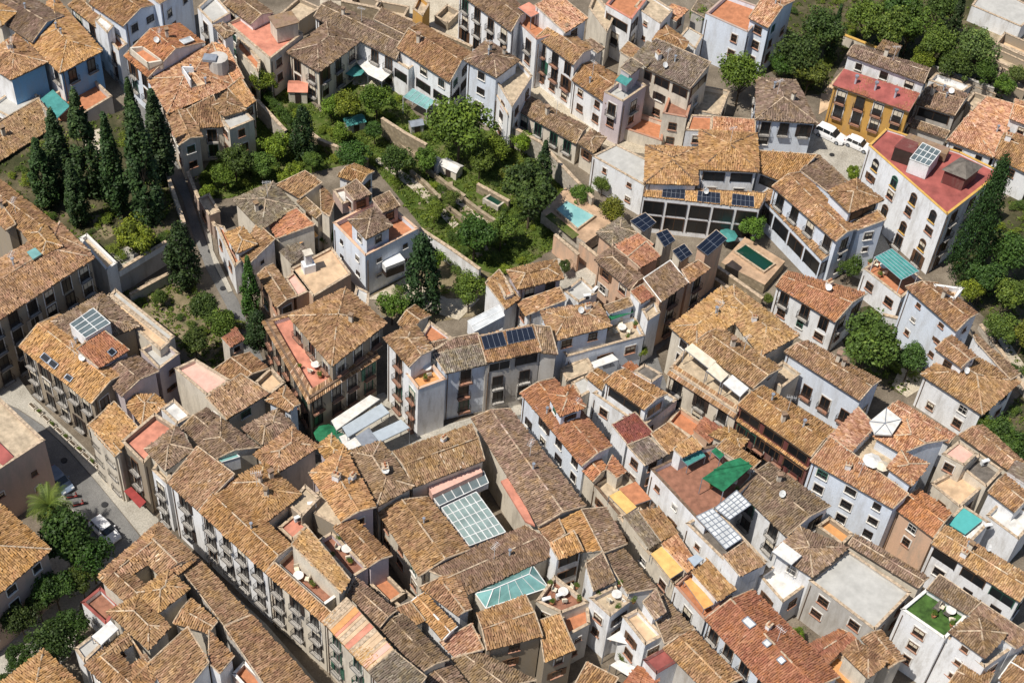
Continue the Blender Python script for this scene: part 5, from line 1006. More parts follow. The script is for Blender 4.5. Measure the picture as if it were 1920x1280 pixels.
for i, (pts, lb) in enumerate((([(770,320),(800,345),(826,372)],'first'),([(800,315),(838,345),(872,368)],'second'),([(838,385),(868,408),(900,440)],'third'),([(870,372),(900,395),(938,420)],'fourth'),([(742,262),(780,292),(820,308)],'top'))):
    wall(f'low dry stone terrace edge in the vegetable beds, {lb} from the upper left' if lb != 'top' else 'low dry stone terrace edge just under the stone garden wall', pts, .8, 'wall_rubble', 'wall_rubble')
wall('low stone edge on the wooded slope beside the olive', [(1800,150),(1840,166),(1868,176)], 1.2, 'wall_rubble'); wall('pale terrace wall at the top right between stained wall and olive', [(1826,62),(1870,82),(1925,104)], 2.2, 'wall_retaining')
# ================================================================ trees
def leafcloud(mb, centers, radii, per, size, m, rng, squash=1.0, up=.35):
    """thousands of small leaf sprays spread through the clumps"""
    n = int(per*len(centers)); ci = rng.integers(0, len(centers), n); d = rng.normal(size=(n,3)); d /= np.linalg.norm(d, axis=1)[:,None]
    rr = radii[ci]*(.55+.5*rng.random(n)**.5); p = centers[ci]+d*rr[:,None]*np.array([1,1,squash])
    nrm = d + rng.normal(0, .55, (n,3)) + np.array([0,0,up]); nrm /= np.linalg.norm(nrm, axis=1)[:,None]
    a = np.cross(nrm, rng.normal(size=(n,3))); a /= np.linalg.norm(a, axis=1)[:,None]; b = np.cross(nrm, a); s = size*(.6+.8*rng.random(n))
    k = np.array([[-1,-.35],[.1,-.62],[1,.3],[-.2,.6]]); V = p[:,None,:] + (a[:,None,:]*k[None,:,0,None] + b[:,None,:]*k[None,:,1,None])*s[:,None,None]
    ct = rng.random(len(centers)); tint = np.clip(.18+.5*ct[ci]+rng.normal(0,.16,n), 0, 1)
    mb.quads(V.reshape(-1,3), np.arange(n*4).reshape(-1,4), m, np.repeat(tint, 4))
def crown_round(seed, dense=1.0, m='leaf', sq=.85):
    """unit crown, radius about 1 m, centred at 0; scaled up for each tree"""
    rng = np.random.default_rng(seed); N = 54; d = rng.normal(size=(N,3)); d /= np.linalg.norm(d, axis=1)[:,None]; d[:,2] = np.where(d[:,2] < -.3, -d[:,2]*.5, d[:,2])
    lob = 1+.26*np.sin(d[:,0]*3+seed)+.22*np.cos(d[:,1]*4+seed*2)
    c = d*(.66*lob*(.75+.3*rng.random(N)))[:,None]*np.array([1,1,sq]); c = np.vstack([c, rng.normal(0,.25,(8,3))]); r = rng.uniform(.13,.36,len(c))
    mb = MB(); leafcloud(mb, c, r, 95*dense, .048, m, rng); return mesh_of(mb, 'crown')
def crown_conifer(seed, top=.12):
    """unit tall crown: base at z=0, tip at z=1, radius about .25"""
    rng = np.random.default_rng(seed); N = 130 if seed < 13 else 330; z = rng.random(N)**.9; a = rng.random(N)*6.283; prof = np.sin(np.clip((1-z)*1.15+.10,0,1)*1.57)*(1-top*0)*.85
    prof = np.where(z < .12, prof*(.65+z*3), prof); R_ = .235*prof*(.58+.52*rng.random(N)); c = np.stack([np.cos(a)*R_, np.sin(a)*R_, z*.94], 1); r = rng.uniform(.04,.075,N)
    mb = MB(); leafcloud(mb, c, r, 45, .017 if seed < 13 else .010, 'leaf_cypress', rng, 1.5, .2); return mesh_of(mb, 'crown')
def crown_cypress(seed):
    rng = np.random.default_rng(seed); N = 170; z = rng.random(N); a = rng.random(N)*6.283; prof = np.minimum(1, (1-z)*1.55)**.8*np.minimum(1, .6+z*3)
    R_ = .105*prof*(.62+.48*rng.random(N)); c = np.stack([np.cos(a)*R_, np.sin(a)*R_, z*.97], 1); r = .016+.026*rng.random(N)*(1.1-z*.7)
    mb = MB(); leafcloud(mb, c, r, 42, .0125, 'leaf_cypress', rng, 2.6, .5); return mesh_of(mb, 'crown')
CR = [crown_round(s) for s in (1,2,3,4)]; CC = [crown_conifer(s) for s in (11,12,13)]; CY = [crown_cypress(s) for s in (21,22,23)]
SHRUB = [crown_round(s, .3, sq=.7) for s in (31,32,33)]
def trunk_mesh(k):
    def f(mb):
        rs = random.Random(k); mb.tube((0,0,-.1), (0,0,.55), .055, 'bark', 7, r2=.038)
        for i in range(6): a = rs.uniform(0,6.28); r = rs.uniform(.25,.5); z = rs.uniform(.4,.55); mb.tube((0,0,z-.05), (math.cos(a)*r, math.sin(a)*r, z+.3), .026, 'bark', 5, r2=.008)
    return shared(f'trunk|{k}', f)
def pxm(v): return FPX/((v-CP).dot(fw))
TC = [0]
def rtree(label, px, py, rpx, hc=None, g=0, col=(1,1,1), sq=1.0, name='tree', cat='tree', group=None):
    """crown seen centred at px, py with radius rpx; hc is the height of the crown's centre over the ground"""
    r = rpx/15.0
    for _ in range(3): h_ = hc if hc else max(r*1.15, 1.0)+(.9 if r > 1.5 else .3); c = P(px, py, g+h_); r = rpx/pxm(c)
    TC[0] += 1; rs = random.Random(TC[0]*7); o = empty(name, (c.x, c.y, g), label, cat, group); rz = rs.uniform(0,6.28)
    cr = inst('crown', CR[TC[0]%4], o, (0,0,h_), rz, (r*1.08, r*1.08*rs.uniform(.92,1.05), r*1.1*sq)); cr.color = (*[k*rs.uniform(.85,1.15) for k in col], 1)
    inst('trunk', trunk_mesh(TC[0]%3), o, (0,0,0), rz, (r*.9, r*.9, h_*1.1)); return o
def tall(label, tx, ty, H_, rm, g=0, kind='conifer', col=(1,1,1), name='conifer', cat='tree', group=None):
    """tip of the tree seen at tx, ty; H_ its height, rm its radius"""
    c = P(tx, ty, g+H_); TC[0] += 1; rs = random.Random(TC[0]*7); o = empty(name, (c.x, c.y, g), label, cat, group)
    me, u = (CC[2] if H_ > 20 else CC[TC[0]%2], .235) if kind == 'conifer' else (CY[TC[0]%3], .105)
    b_ = H_*.06; cr = inst('crown', me, o, (0,0,b_), rs.uniform(0,6.28), (rm/u, rm/u, H_-b_)); cr.color = (*[k*rs.uniform(.9,1.1) for k in col], 1)
    inst('trunk', trunk_mesh(3), o, (0,0,0), 0, (2.4,2.4,H_*.9)); return o
CG = 'cypresses of the raised garden'
for tx, ty, H_, rm, lb in ((64,262,11.5,1.35,'cypress nearest the long tan roof, leftmost in the raised garden'), (93,207,14,1.45,'cypress second from the left with a forked crown'), (137,170,17.5,1.6,'tall cypress in front of the walled orange terrace, third from the left'),
    (193,215,16.5,1.25,'slim cypress standing alone in the middle of the raised garden'), (238,150,15,1.1,'slender dark cypress behind the widest cypress'), (248,198,19,1.75,'widest cypress of the raised garden, tallest in view'), (283,172,15,1.5,'cypress nearest the lane at the right end of the row'), (128,300,11,1.1,'shorter cypress in front of the tall third one'), (300,225,9,1.0,'small cypress close to the lane wall')):
    tall(lb, tx, ty, H_, rm*1.14, GZ, 'cypress', (1.15,1.1,1.05), 'cypress_tree', 'cypress', CG)
tall('slender cypress beside the lane corner above the stone corner block', 463,483,11,1.05,0,'cypress',(1.5,1.7,1.0),'cypress_tree','cypress'); tall('dark leaning cypress next to the big round garden tree', 1024,265,9,1.1,0,'cypress',(1,1,1),'cypress_tree','cypress')
tall('narrow cypress at the top right beside the grey-green olive', 1812,-20,13,1.0,0,'cypress',(1,1,1),'cypress_tree','cypress'); tall('narrow dark cypress among trees left of the yellow house', 1578,10,10,.8,0,'cypress',(1.1,1.1,1),'cypress_tree','cypress')
tall('bulky dark conifer beside the asphalt lane with its shadow on the road', 332,418,11,2.3,0); tall('big dark conifer in front of the square tower house', 792,438,14,2.5,0); tall('dark conifer beside the weathered vegetable bed wall', 565,200,9.5,1.9,0)
tall('very tall conifer right of the arched white villa', 1889,292,22,2.4,0,col=(1.1,1.1,1.0)); tall('dark conifer between hipped villa and lane in the narrow court', 480,585,6,1.7,0)
# broadleaved trees: crown centre, crown radius in view
BR, MD, DK, OL = (1.75,1.5,.9), (1.15,1.1,.95), (.66,.74,.78), (1.4,1.25,1.7)
for px, py, r, hc, col, lb in (
  (862,236,62,7,MD,'largest leafy tree, round and glossy, in the garden by the pale blue-white house'), (706,186,35,4.5,MD,'round green tree in front of the white shade sail patio'), (650,196,30,4,BR,'bright green tree left of the round patio tree'),
  (702,243,20,3,DK,'small dark tree under the round patio tree'), (663,292,32,3.5,DK,'dark spreading tree by the vegetable bed wall'), (494,152,25,4,BR,'light green tree against the coral terrace house'), (520,272,30,3,BR,'bright green tree over the lower garden by the rough wall'),
  (440,300,36,4,DK,'dark garden tree left of the bright green one by the rough wall'), (490,310,28,3,MD,'mid green tree beside the garden path end'), (420,330,24,3,MD,'low green tree near the lane retaining wall'), (996,356,58,7,DK,'massive dark evergreen left of the turquoise pool'), (900,300,30,3.5,MD,'leafy tree below the largest leafy tree'),
  (930,275,28,3.5,BR,'yellow-green tree above the stone pond'), (890,440,44,5,DK,'dark leafy tree at the bottom of the vegetable beds'), (940,430,32,4,MD,'green tree beside the dark one at the foot of the beds'), (1150,396,30,3.5,(1.7,1.35,.9),'yellow-green tree beside the turquoise pool'), (1090,362,22,3,MD,'green shrub tree at the pool head'),
  (745,300,34,4,DK,'dark tree over the upper garden path'), (800,300,26,3,MD,'small tree in the middle of the vegetable beds'), (1392,138,45,6,(1.25,1.25,1),'perfectly round bright tree beside the grey roof'), (1411,424,26,3.5,(1.3,1.3,1),'bright small tree beside the columned veranda'),
  (1596,502,24,3.2,DK,'round dark tree in front of the blue-shaded gable wall'), (1630,640,62,7,(1.15,1.15,1),'big leafy tree above the long white house with rust balconies'), (1712,668,34,5,(.9,.9,1.2),'dull green tree right of the big leafy one'), (880,541,35,4.5,MD,'rounded tree in the tower house patio'),
  (735,573,30,3.5,MD,'bushy tree under the big dark conifer'), (815,487,22,3,BR,'light green tree behind the big dark conifer'), (385,578,34,4.5,DK,'dark tree at the top of the court garden beside the lane'), (415,605,32,4,MD,'green tree in the court garden next to the cypress'), (365,640,32,4,DK,'dark tree in the lower corner of the court garden'),
  (256,445,40,3.5,BR,'broad bright bush-like tree spilling over the white garden wall'), (128,1012,62,6.5,(.46,.52,.50),'large dark park tree beside the parked white car street'), (168,1040,42,5.5,(.46,.52,.50),'dark park tree nearest the driving white car'), (104,965,32,5,(.46,.52,.50),'dark park tree below the palm'),
  (100,1100,42,5,(.46,.52,.50),'park tree in front of the shaded mansion'), (36,1160,38,4.5,(.46,.52,.50),'park tree by the left edge of the shaded mansion'), (98,1200,46,5,(.46,.52,.50),'park tree by the courtyard house with grey terrace'), (142,1172,34,4.5,(.46,.52,.50),'park tree touching the patio house'), (34,1236,30,4,(.46,.52,.50),'small park tree above the golden pyramid roof'), (8,1275,20,3.5,(.46,.52,.50),'small park tree at the bottom left edge'),
  (1500,100,44,6,DK,'dark tree against the white terrace house at the top'), (1540,55,46,6,DK,'dark tree at the upper left of the wooded slope'), (1520,135,34,4.5,MD,'green tree at the foot of the wooded slope'), (1465,120,28,4,DK,'small dark tree behind the blue side wall'), (1625,30,38,5.5,MD,'leafy tree behind the yellow coping wall'), (1665,55,44,6,(1.3,1.3,1),'bright tree on the wooded slope'),
  (1710,45,40,6,MD,'green tree right of the bright one on the slope'), (1755,80,38,6,(1.2,1.25,1),'light green tree above the white walled yard'), (1690,5,40,7,DK,'dark tree at the top edge of the wooded slope'), (1770,10,44,7,DK,'dark tree by the narrow cypress'), (1730,110,26,4,BR,'small bright tree behind the shed roof'),
  (1835,90,42,6,OL,'grey-green olive on the wooded slope'), (1790,120,34,4.5,DK,'dark bush tree at the slope foot'), (1850,135,26,4,DK,'dark tree under the grey-green olive'), (1885,160,24,3,MD,'round tree by the ruined stone rooms'), (1910,140,20,3,OL,'pale olive at the right edge'),
  (1890,470,44,6,DK,'dark tree right of the very tall conifer'), (1850,520,34,5,DK,'dark tree below the very tall conifer'), (1905,550,38,5,MD,'green tree at the right edge garden'), (1822,545,26,4,(1.9,1.5,.9),'yellow-green tree in the right edge garden'), (1880,615,34,4,MD,'mid green tree over the diagonal footpath'), (1925,625,30,4,BR,'bright tree at the right edge beside the footpath'),
  (1885,820,40,4.5,DK,'dark tree at the right edge behind the detached villa'), (1925,840,34,4,DK,'second dark tree behind the detached villa at the edge'), (1850,800,26,3.5,MD,'green tree close to the detached villa wall'), (1900,692,14,1.6,DK,'small ball shaped bush on the diagonal path'),
  (1600,325,16,1.8,BR,'low bright bush on the small plaza'), (1200,655,16,2.5,BR,'green creeper bush hanging over the shaded lane'), (615,442,20,2,MD,'bush between peach terrace and tower house'), (1440,560,12,2,MD,'small green bush at the stone steps'), (1497,1190,16,2,BR,'bushy plants in the light well by the shuttered block'), (1180,1235,20,1.5,MD,'patio tree under the white shade sail'),
  (585,300,18,2.5,MD,'small green tree at the lower beds'), (640,250,20,2.4,BR,'light shrub by the teal garden shed'), (1060,500,14,2,DK,'dark bush in the grey patio'), (390,360,18,1.8,BR,'light bush at the lane retaining wall'), (1130,345,18,2.2,MD,'dark hedge tree along the pale retaining wall'),(1312,28,24,4,BR,'green tree at the upper edge left of the white terrace house'),(545,330,24,2.6,BR,'light tree behind the grey-brown garden house'),(70,1130,26,4,(.6,.62,.6),'dark park tree between two trees before the shaded mansion'),(150,1085,30,4.5,(.6,.66,.6),'dark park tree above the small patio house'),(70,1250,28,4,(.62,.66,.6),'dark park tree just above the golden pyramid'),(455,255,22,3,MD,'tree against the gabled end of the rambling house'),(815,395,22,2.4,BR,'light green tree low in the vegetable beds'),(845,370,18,2,MD,'little tree in the middle of the beds'),(620,200,24,3.2,(1.5,1.4,.9),'yellowish tree at the foot of the cream corner mansion'),(980,265,22,2.8,BR,'bright tree along the pale retaining wall'),(960,330,26,3,(1.5,1.35,.9),'yellow-green bushy tree above the massive evergreen'),(680,345,18,2.2,MD,'small tree beside the tan gabled house'),(300,560,16,1.6,DK,'dark bush in the upper court garden'),(330,690,24,2.6,DK,'dark tree at the bottom of the court garden')):
    rtree(lb, px, py, r, hc, GZ if lb.startswith('broad bright') else 0, col)
# palm
pc = P(92,945,7); pr_ = empty('palm_tree', (pc.x,pc.y,0), 'palm tree with arching fronds beside the pink-brown block', 'palm'); mb = MB(); mb.tube((0,0,0), (0,0,6.6), .32, 'bark', 10, r2=.24); mb.build('trunk', pr_)
mb = MB(); rs = random.Random(5)
for k in range(46):
    a = rs.uniform(0, 6.283); el = rs.uniform(-.25, 1.25); L = rs.uniform(2.3, 3.1); p = Vector((0,0,6.7)); d = Vector((math.cos(a)*math.cos(el), math.sin(a)*math.cos(el), math.sin(el))); side = Vector((-math.sin(a), math.cos(a), 0)); tn = rs.random()
    for j in range(9):
        q = p+d*L/9; w_ = .55*math.sin(.35+j/9*2.6)
        mb.tube(p, q, .03, 'leaf', 3, tint=.8, cap=False)
        for s in (-1, 1):
            for e in (.25,.75):
                b0 = p.lerp(q, e); tip = b0+side*s*w_+d*.35-Vector((0,0,.18)); mb.add([b0, b0+d*.10, tip], [(0,1,2)], 'leaf', tn)
        p = q; d = (d+Vector((0,0,-.19))).normalized()
fr = mb.build('crown', pr_); fr.color = (1.05,.95,1.0,1)
# shrubs
def inpoly(poly, x, y):
    c = False; j = len(poly)-1
    for i in range(len(poly)):
        if (poly[i][1] > y) != (poly[j][1] > y) and x < (poly[j][0]-poly[i][0])*(y-poly[i][1])/(poly[j][1]-poly[i][1])+poly[i][0]: c = not c
        j = i
    return c
def scatter(poly, n, z=0, seed=1):
    pw = [tuple(P(x, y, z))[:2] for x, y in poly]; rs = random.Random(seed); xs = [p[0] for p in pw]; ys = [p[1] for p in pw]; out = []
    while len(out) < n:
        x, y = rs.uniform(min(xs), max(xs)), rs.uniform(min(ys), max(ys))
        if not inpoly(pw, x, y): continue
        if any(inside(g.poly, x, y, -.3) for g in WINGS): continue
        out.append((x, y))
    return out
for key, poly, n, z, lb in (('c', GARD['central'], 112, 0, 'low leafy shrub growing in the terraced central garden'), ('e', GARD['east'], 60, 0, 'low leafy shrub under the trees of the wooded slope'), ('k', GARD['conifer'], 24, 0, 'low leafy shrub in the garden along the right edge'),
        ('r', RAISED, 62, GZ, 'low leafy shrub at the feet of the garden cypresses'), ('q', GARD['roundtree'], 14, 0, 'low leafy shrub around the big leafy tree'), ('m', GARD['court'], 14, 0, 'low leafy shrub in the dark court garden'), ('t', GARD['tower'], 8, 0, 'low leafy shrub in the tower house patio')):
    for i, (x, y) in enumerate(scatter(poly, n, z, ord(key))):
        r = random.Random(i*3+ord(key)).uniform(.5, 1.25); rs = random.Random(i); o = empty('shrub', (x,y,z), lb, 'shrub', lb.replace('low leafy shrub', 'shrubs'))
        k = rs.choice([(1.6,1.4,.9), (1.1,1.05,1), (.75,.8,.8), (2.1,1.7,.9), (1.9,1.5,1.2)]); c = inst('foliage', SHRUB[i%3], o, (0,0,r*.55), rs.uniform(0,6), (r,r,r*.85)); c.color = (*k, 1)
# ground cover
def cover(poly, n, z, seed, smin=.12, smax=.32):
    rng = np.random.default_rng(seed); pts = np.array(scatter(poly, n, z, seed)); c = np.c_[pts, np.full(n, z+.12)]; mb = MB()
    leafcloud(mb, c, rng.uniform(.15,.55,n), 16, .13, 'leaf', rng, .5, .7); o = mb.build('undergrowth'); o.color = (1.25,1.1,.8,1); tag(o, kind='stuff')
cover(GARD['central'], 2600, 0, 41); cover(GARD['east'], 900, 0, 42); cover(GARD['conifer'], 400, 0, 43); cover(RAISED, 450, GZ, 44); cover(GARD['roundtree'], 160, 0, 45); cover(GARD['court'], 260, 0, 46)
h_ = empty('hedge', P(515,205,0), 'dark clipped hedge strip along the rough white wall', 'hedge'); mb = MB(); rng = np.random.default_rng(9); A_, B_ = P(492,172,1.2), P(555,238,1.2); n = 220
c = np.array([tuple(A_.lerp(B_, q)) for q in rng.random(n)])+rng.uniform(-.7,.7,(n,3))*np.array([1,.5,1]); leafcloud(mb, c, np.full(n,.3), 40, .07, 'leaf', rng); o = part(h_, 'foliage', mb); o.color = (.75,.85,.8,1)
# ================================================================ vehicles and small things
def car(label, px, py, ang, body='paint_white', L=4.1, Wd=1.75, Ht=1.5, z=.02, suv=False, name='parked_car'):
    o = empty(name, P(px, py, z), label, 'car'); o.rotation_euler = (0,0,ang); hl, hw = L/2, Wd/2
    def loft(mb, secs, m):      # secs: x, half width, z low, z high
        vs = []
        for x, w_, z0, z1 in secs: vs += [(x,-w_,z0),(x,-w_*1.0,(z0+z1)/2),(x,-w_*.92,z1),(x,w_*.92,z1),(x,w_,(z0+z1)/2),(x,w_,z0)]
        f = []
        for i in range(len(secs)-1):
            for k in range(6): a = i*6+k; b = i*6+(k+1)%6; f.append((a,b,b+6,a+6))
        f += [tuple(range(5,-1,-1)), tuple(range((len(secs)-1)*6, len(secs)*6))]; mb.add(vs, f, m)
    mb = MB(); hb = Ht*.56; secs = [(-hl,hw*.80,.32,hb*.9),(-hl+.18,hw*.96,.24,hb),(-hl*.5,hw,.2,hb*1.04),(0,hw,.2,hb*1.02),(hl*.45,hw,.2,hb),(hl-.45,hw*.95,.22,hb*.86),(hl-.08,hw*.82,.28,hb*.70),(hl,hw*.72,.34,hb*.62)]
    loft(mb, secs, body); mb.build('body', o)
    r0_ = -hl*.93 if suv else -hl*.86; mb = MB(); cab = [(r0_,hw*.80,hb*.98,hb*1.02),(r0_+.28,hw*.78,hb*.98,Ht*.95),(-hl*.35,hw*.77,hb*.98,Ht),(.15,hw*.77,hb*.98,Ht*.985),(.45,hw*.78,hb*.98,Ht*.90),(hl*.47,hw*.84,hb*.95,hb*1.0)]
    loft(mb, cab, 'glass_car'); mb.build('windows', o)
    mb = MB(); loft(mb, [(r0_+.24,hw*.70,Ht*.93,Ht*.965),(-hl*.35,hw*.745,Ht*.95,Ht*1.012),(.15,hw*.745,Ht*.94,Ht*1.0),(.42,hw*.70,Ht*.90,Ht*.925)], body)
    for s in (-1,1):
        for x in (-hl*.42, .12): mb.tube((x, s*hw*.80, hb), (x+.02, s*hw*.74, Ht*.95), .045, body, 4)
    mb.build('roof', o)
    for x in (-hl*.62, hl*.62):
        for s in (-1,1):
            mb = MB(); mb.tube((0,-.1,0), (0,.1,0), .33, 'asphalt_dark', 14); mb.tube((0,s*.105,0), (0,s*.112,0), .2, 'metal_grey', 10); w_ = mb.build('wheel', o); w_.location = (x, s*(hw-.08), .33)
    for s in (-1,1):
        mb = MB(); mb.box((hl-.13, s*hw*.62, hb*.68), (.2,.32,.16), 'glass_white'); mb.build('headlight', o)
        mb = MB(); mb.box((-hl+.06, s*hw*.66, hb*.85), (.12,.26,.2), 'canvas_red'); mb.build('tail_light', o); mb = MB(); mb.box((.55, s*(hw+.09), hb*1.05), (.16,.16,.11), body); mb.build('mirror', o)
    return o
def along(p, q): a, b = P(*p), P(*q); return math.atan2(b.y-a.y, b.x-a.x)
car('white sport utility car parked in front of the yellow house', 1556, 258, along((1538,246),(1580,266)), L=4.7, Wd=1.9, Ht=1.7, suv=True)
car('white hatchback driving down the street past the park trees', 198, 998, along((180,980),(218,1016)), L=4.1, name='car')
car('white car standing half hidden at the corner of the arched white villa', 1608, 276, along((1590,270),(1622,284)), L=4.0)
car('dark blue car parked in the shadow beside the pink-brown block', 112, 905, along((98,890),(128,922)), 'slate_blue', L=4.2)
def scooter(label, px, py, ang):
    o = empty('motor_scooter', P(px, py, 0), label, 'scooter'); o.rotation_euler = (0,0,ang)
    for x in (-.6, .6): mb = MB(); mb.tube((x,-.06,.25), (x,.06,.25), .25, 'asphalt_dark', 12); mb.build('wheel', o)
    mb = MB(); mb.tube((-.7,0,.5), (-.1,0,.45), .17, 'canvas_red', 8, r2=.12); mb.tube((-.1,0,.35), (.45,0,.4), .10, 'canvas_red', 6); mb.tube((.45,0,.35), (.35,0,1.0), .09, 'canvas_red', 6); mb.build('body', o)
    mb = MB(); mb.box((-.35,0,.72), (.65,.28,.12), 'asphalt_dark'); mb.build('seat', o); mb = MB(); mb.tube((.36,-.33,1.02), (.36,.33,1.02), .02, 'iron', 5); mb.build('handlebar', o)
scooter('red motor scooter parked in shade below the dark blue car', 138, 934, .3); scooter('second motor scooter, further down the kerb near the palm', 150, 948, .4)
# dashed lane line
mb = MB()
for i in range(9):
    a, b = P(214+i*6.2, 996+i*5.6, .03), P(217.5+i*6.2, 999+i*5.6, .03); d = (b-a).normalized(); s = Vector((-d.y,d.x,0))*.07
    if i < 6: mb.add([a+s,a-s,b-s,b+s], [(0,1,2,3)], 'mortar_white')
struct('road_marking', mb)
def shade(name, label, pts, z, m, cat, drop=None):
    V = quad3(pts, z); c = sum(V, Vector())/len(V); o = empty(name, (c.x,c.y,0), label, cat); mb = MB()
    n = 4; slab(mb, V, .05, m); part(o, 'fabric', mb)
    for v in V:
        if drop is None: mb = MB(); mb.tube((v.x,v.y,0), v, .05, 'metal_grey', 5); part(o, 'post', mb)
shade('shade_sail', 'white shade sail over the patio of the long garden wing', [(668,116),(690,104),(708,110),(736,136),(716,153),(690,140)], 3, 'canvas_white', 'shade sail')
shade('shade_sail', 'white triangular sail over the sunken courtyard at the bottom', [(1137,1197),(1168,1178),(1180,1208)], 5, 'canvas_white', 'shade sail'); shade('shade_sail', 'second white sail in the courtyard, flat and lower', [(1144,1246),(1180,1268),(1192,1250),(1160,1236)], 3.4, 'canvas_white', 'shade sail')
def parasol(label, px, py, m, r=1.5, z=0):
    o = empty('parasol', P(px, py, z+2.3)-Vector((0,0,2.3)), label, 'parasol'); mb = MB(); mb.tube((0,0,0), (0,0,2.6), .04, 'metal_grey', 6); mb.build('pole', o); mb = MB(); vs = [(0,0,2.65)]+[(r*math.cos(k*.785), r*math.sin(k*.785), 2.2) for k in range(8)]; mb.add(vs, [(0,k+1,(k+1)%8+1) for k in range(8)]+[tuple(range(8,0,-1))], m); mb.build('canopy', o)
parasol('dark green parasol at the left end of the market canopies, upper one', 612, 812, 'canvas_green'); parasol('dark green parasol at the left end of the market canopies, lower one', 636, 826, 'frame_green', 1.3); parasol('teal parasol at the edge of the white sail patio', 664, 130, 'canvas_teal', 1.6)
parasol('white parasol on the rooftop court of the pinkish orange mansion', 1636, 862, 'canvas_white', 1.1, 8.3); parasol('smaller white parasol beside it in the white rooftop court', 1655, 872, 'canvas_cream', .8, 8.3); parasol('green parasol beside the veranda patio', 1365, 440, 'canvas_teal', 1.3)
def shed(label, px, py, sx, sy, h, ang, wm, rm):
    o = empty('garden_shed', P(px, py, 0), label, 'shed'); o.rotation_euler = (0,0,ang); mb = MB(); mb.box((0,0,h/2), (sx,sy,h), wm); mb.build('wall', o)
    mb = MB(); mb.add([(-sx*.55,-sy*.6,h),(sx*.55,-sy*.6,h),(sx*.55,0,h+.5),(-sx*.55,0,h+.5),(sx*.55,sy*.6,h),(-sx*.55,sy*.6,h)], [(0,1,2,3),(3,2,4,5),(5,4,1,0),(0,3,5),(1,4,2)], rm); mb.build('roof', o); mb = MB(); mb.box((0,-sy/2-.03,h*.42), (.8,.08,h*.84), 'wood_dark'); mb.build('door', o)
shed('small teal roofed garden shed under the bright green trees', 665, 242, 2.6, 1.6, 1.6, .5, 'wall_grey', 'canvas_teal'); shed('weathered white roofed shelter in the middle of the garden', 846, 326, 2.6, 1.6, 1.5, -.5, 'wall_cream', 'floor_white'); shed('white hut at the edge of the fruit beds', 815, 318, 1.8, 1.6, 1.6, -.5, 'wall_white', 'floor_white')
shed('tiny tiled porch hut in front of the cream corner mansion', 560, 185, 2.6, 2.2, 2.2, .1, 'wall_cream', 'floor_coral'); shed('blue grey tin lean-to against the long rubble wall', 765, 62, 2.2, 1.6, 1.8, -.3, 'wall_cream', 'metal_grey'); shed('small garden store near the stone wall and trees', 780, 245, 1.8, 1.2, 1.4, .4, 'wall_grey', 'metal_grey')
# garden pond
V = ccw([P(x, y, 1.0) for x, y in [(905,372),(934,388),(952,375),(924,360)]]); o = empty('pond', sum(V, Vector())/4-Vector((0,0,1)), 'rectangular stone-edged pond in the garden', 'pond'); mb = MB(); ins = inset([v.xy for v in V], [.25]*4)
for i in range(4): mb.prism([V[i].xy, V[(i+1)%4].xy, ins[(i+1)%4], ins[i]], 0, 1.0, 'wall_retaining')
part(o, 'rim', mb); mb = MB(); mb.add([(x,y,.8) for x,y in ins], [(0,1,2,3)], 'water_green'); part(o, 'water', mb)
# rocks edging the vegetable beds
rs = random.Random(8)
for i in range(45):
    x, y = scatter([(790,330),(860,345),(930,420),(960,470),(900,480),(800,400),(760,350)], 1, 0, 100+i)[0]; s = rs.uniform(.15,.38)
    def f(mb):
        r_ = random.Random(2); vs = []
        for k in range(8): vs.append(((1 if k&1 else -1)*r_.uniform(.6,1), (1 if k&2 else -1)*r_.uniform(.6,1), (1 if k&4 else 0)*r_.uniform(.6,1)))
        mb.add(vs, [(0,2,3,1),(4,5,7,6),(0,1,5,4),(1,3,7,5),(3,2,6,7),(2,0,4,6)], 'wall_rubble')
    me = shared('boulder|', f); o = bpy.data.objects.new('boulder', me); COL.objects.link(o); o.location = (x,y,0); o.rotation_euler = (0,0,rs.uniform(0,6)); o.scale = (s*1.4,s,s*.8); tag(o, 'pale stone edging the vegetable beds of the central garden', 'stone', 'edging stones of the vegetable beds')
# ---- things people keep on their roof terraces
def pot(x, y, z, s, label, group):
    o = empty('potted_plant', (x,y,z), label, 'potted plant', group)
    def f(mb): mb.tube((0,0,0), (0,0,.4), .18, 'pot_clay', 9, r2=.25)
    inst('pot', shared('pot|', f), o, (0,0,0), 0, s); c = inst('foliage', SHRUB[int(x*7)%3], o, (0,0,.65*s), x, (.42*s,.42*s,.5*s)); c.color = (1.2,1.2,1,1)
def tableset(x, y, z, rz, label):
    o = empty('patio_table', (x,y,z), label, 'table'); o.rotation_euler = (0,0,rz); mb = MB(); mb.tube((0,0,.70), (0,0,.75), .55, 'canvas_white', 14); mb.build('tabletop', o); mb = MB(); mb.tube((0,0,0), (0,0,.7), .05, 'metal_grey', 6); mb.build('leg', o)
def chair(x, y, z, rz, label, group):
    o = empty('patio_chair', (x,y,z), label, 'chair', group); o.rotation_euler = (0,0,rz)
    def fs(mb): mb.box((0,0,.44), (.5,.5,.06), 'canvas_cream')
    def fb(mb): mb.box((0,-.25,.75), (.5,.05,.55), 'canvas_cream')
    def fl(mb): mb.tube((0,0,0), (0,0,.44), .025, 'metal_grey', 4)
    inst('seat', shared('seat|', fs), o, (0,0,0)); inst('backrest', shared('backrest|', fb), o, (0,0,0))
    for sx in (-.2,.2):
        for sy in (-.2,.2): inst('leg', shared('leg|', fl), o, (sx,sy,0))
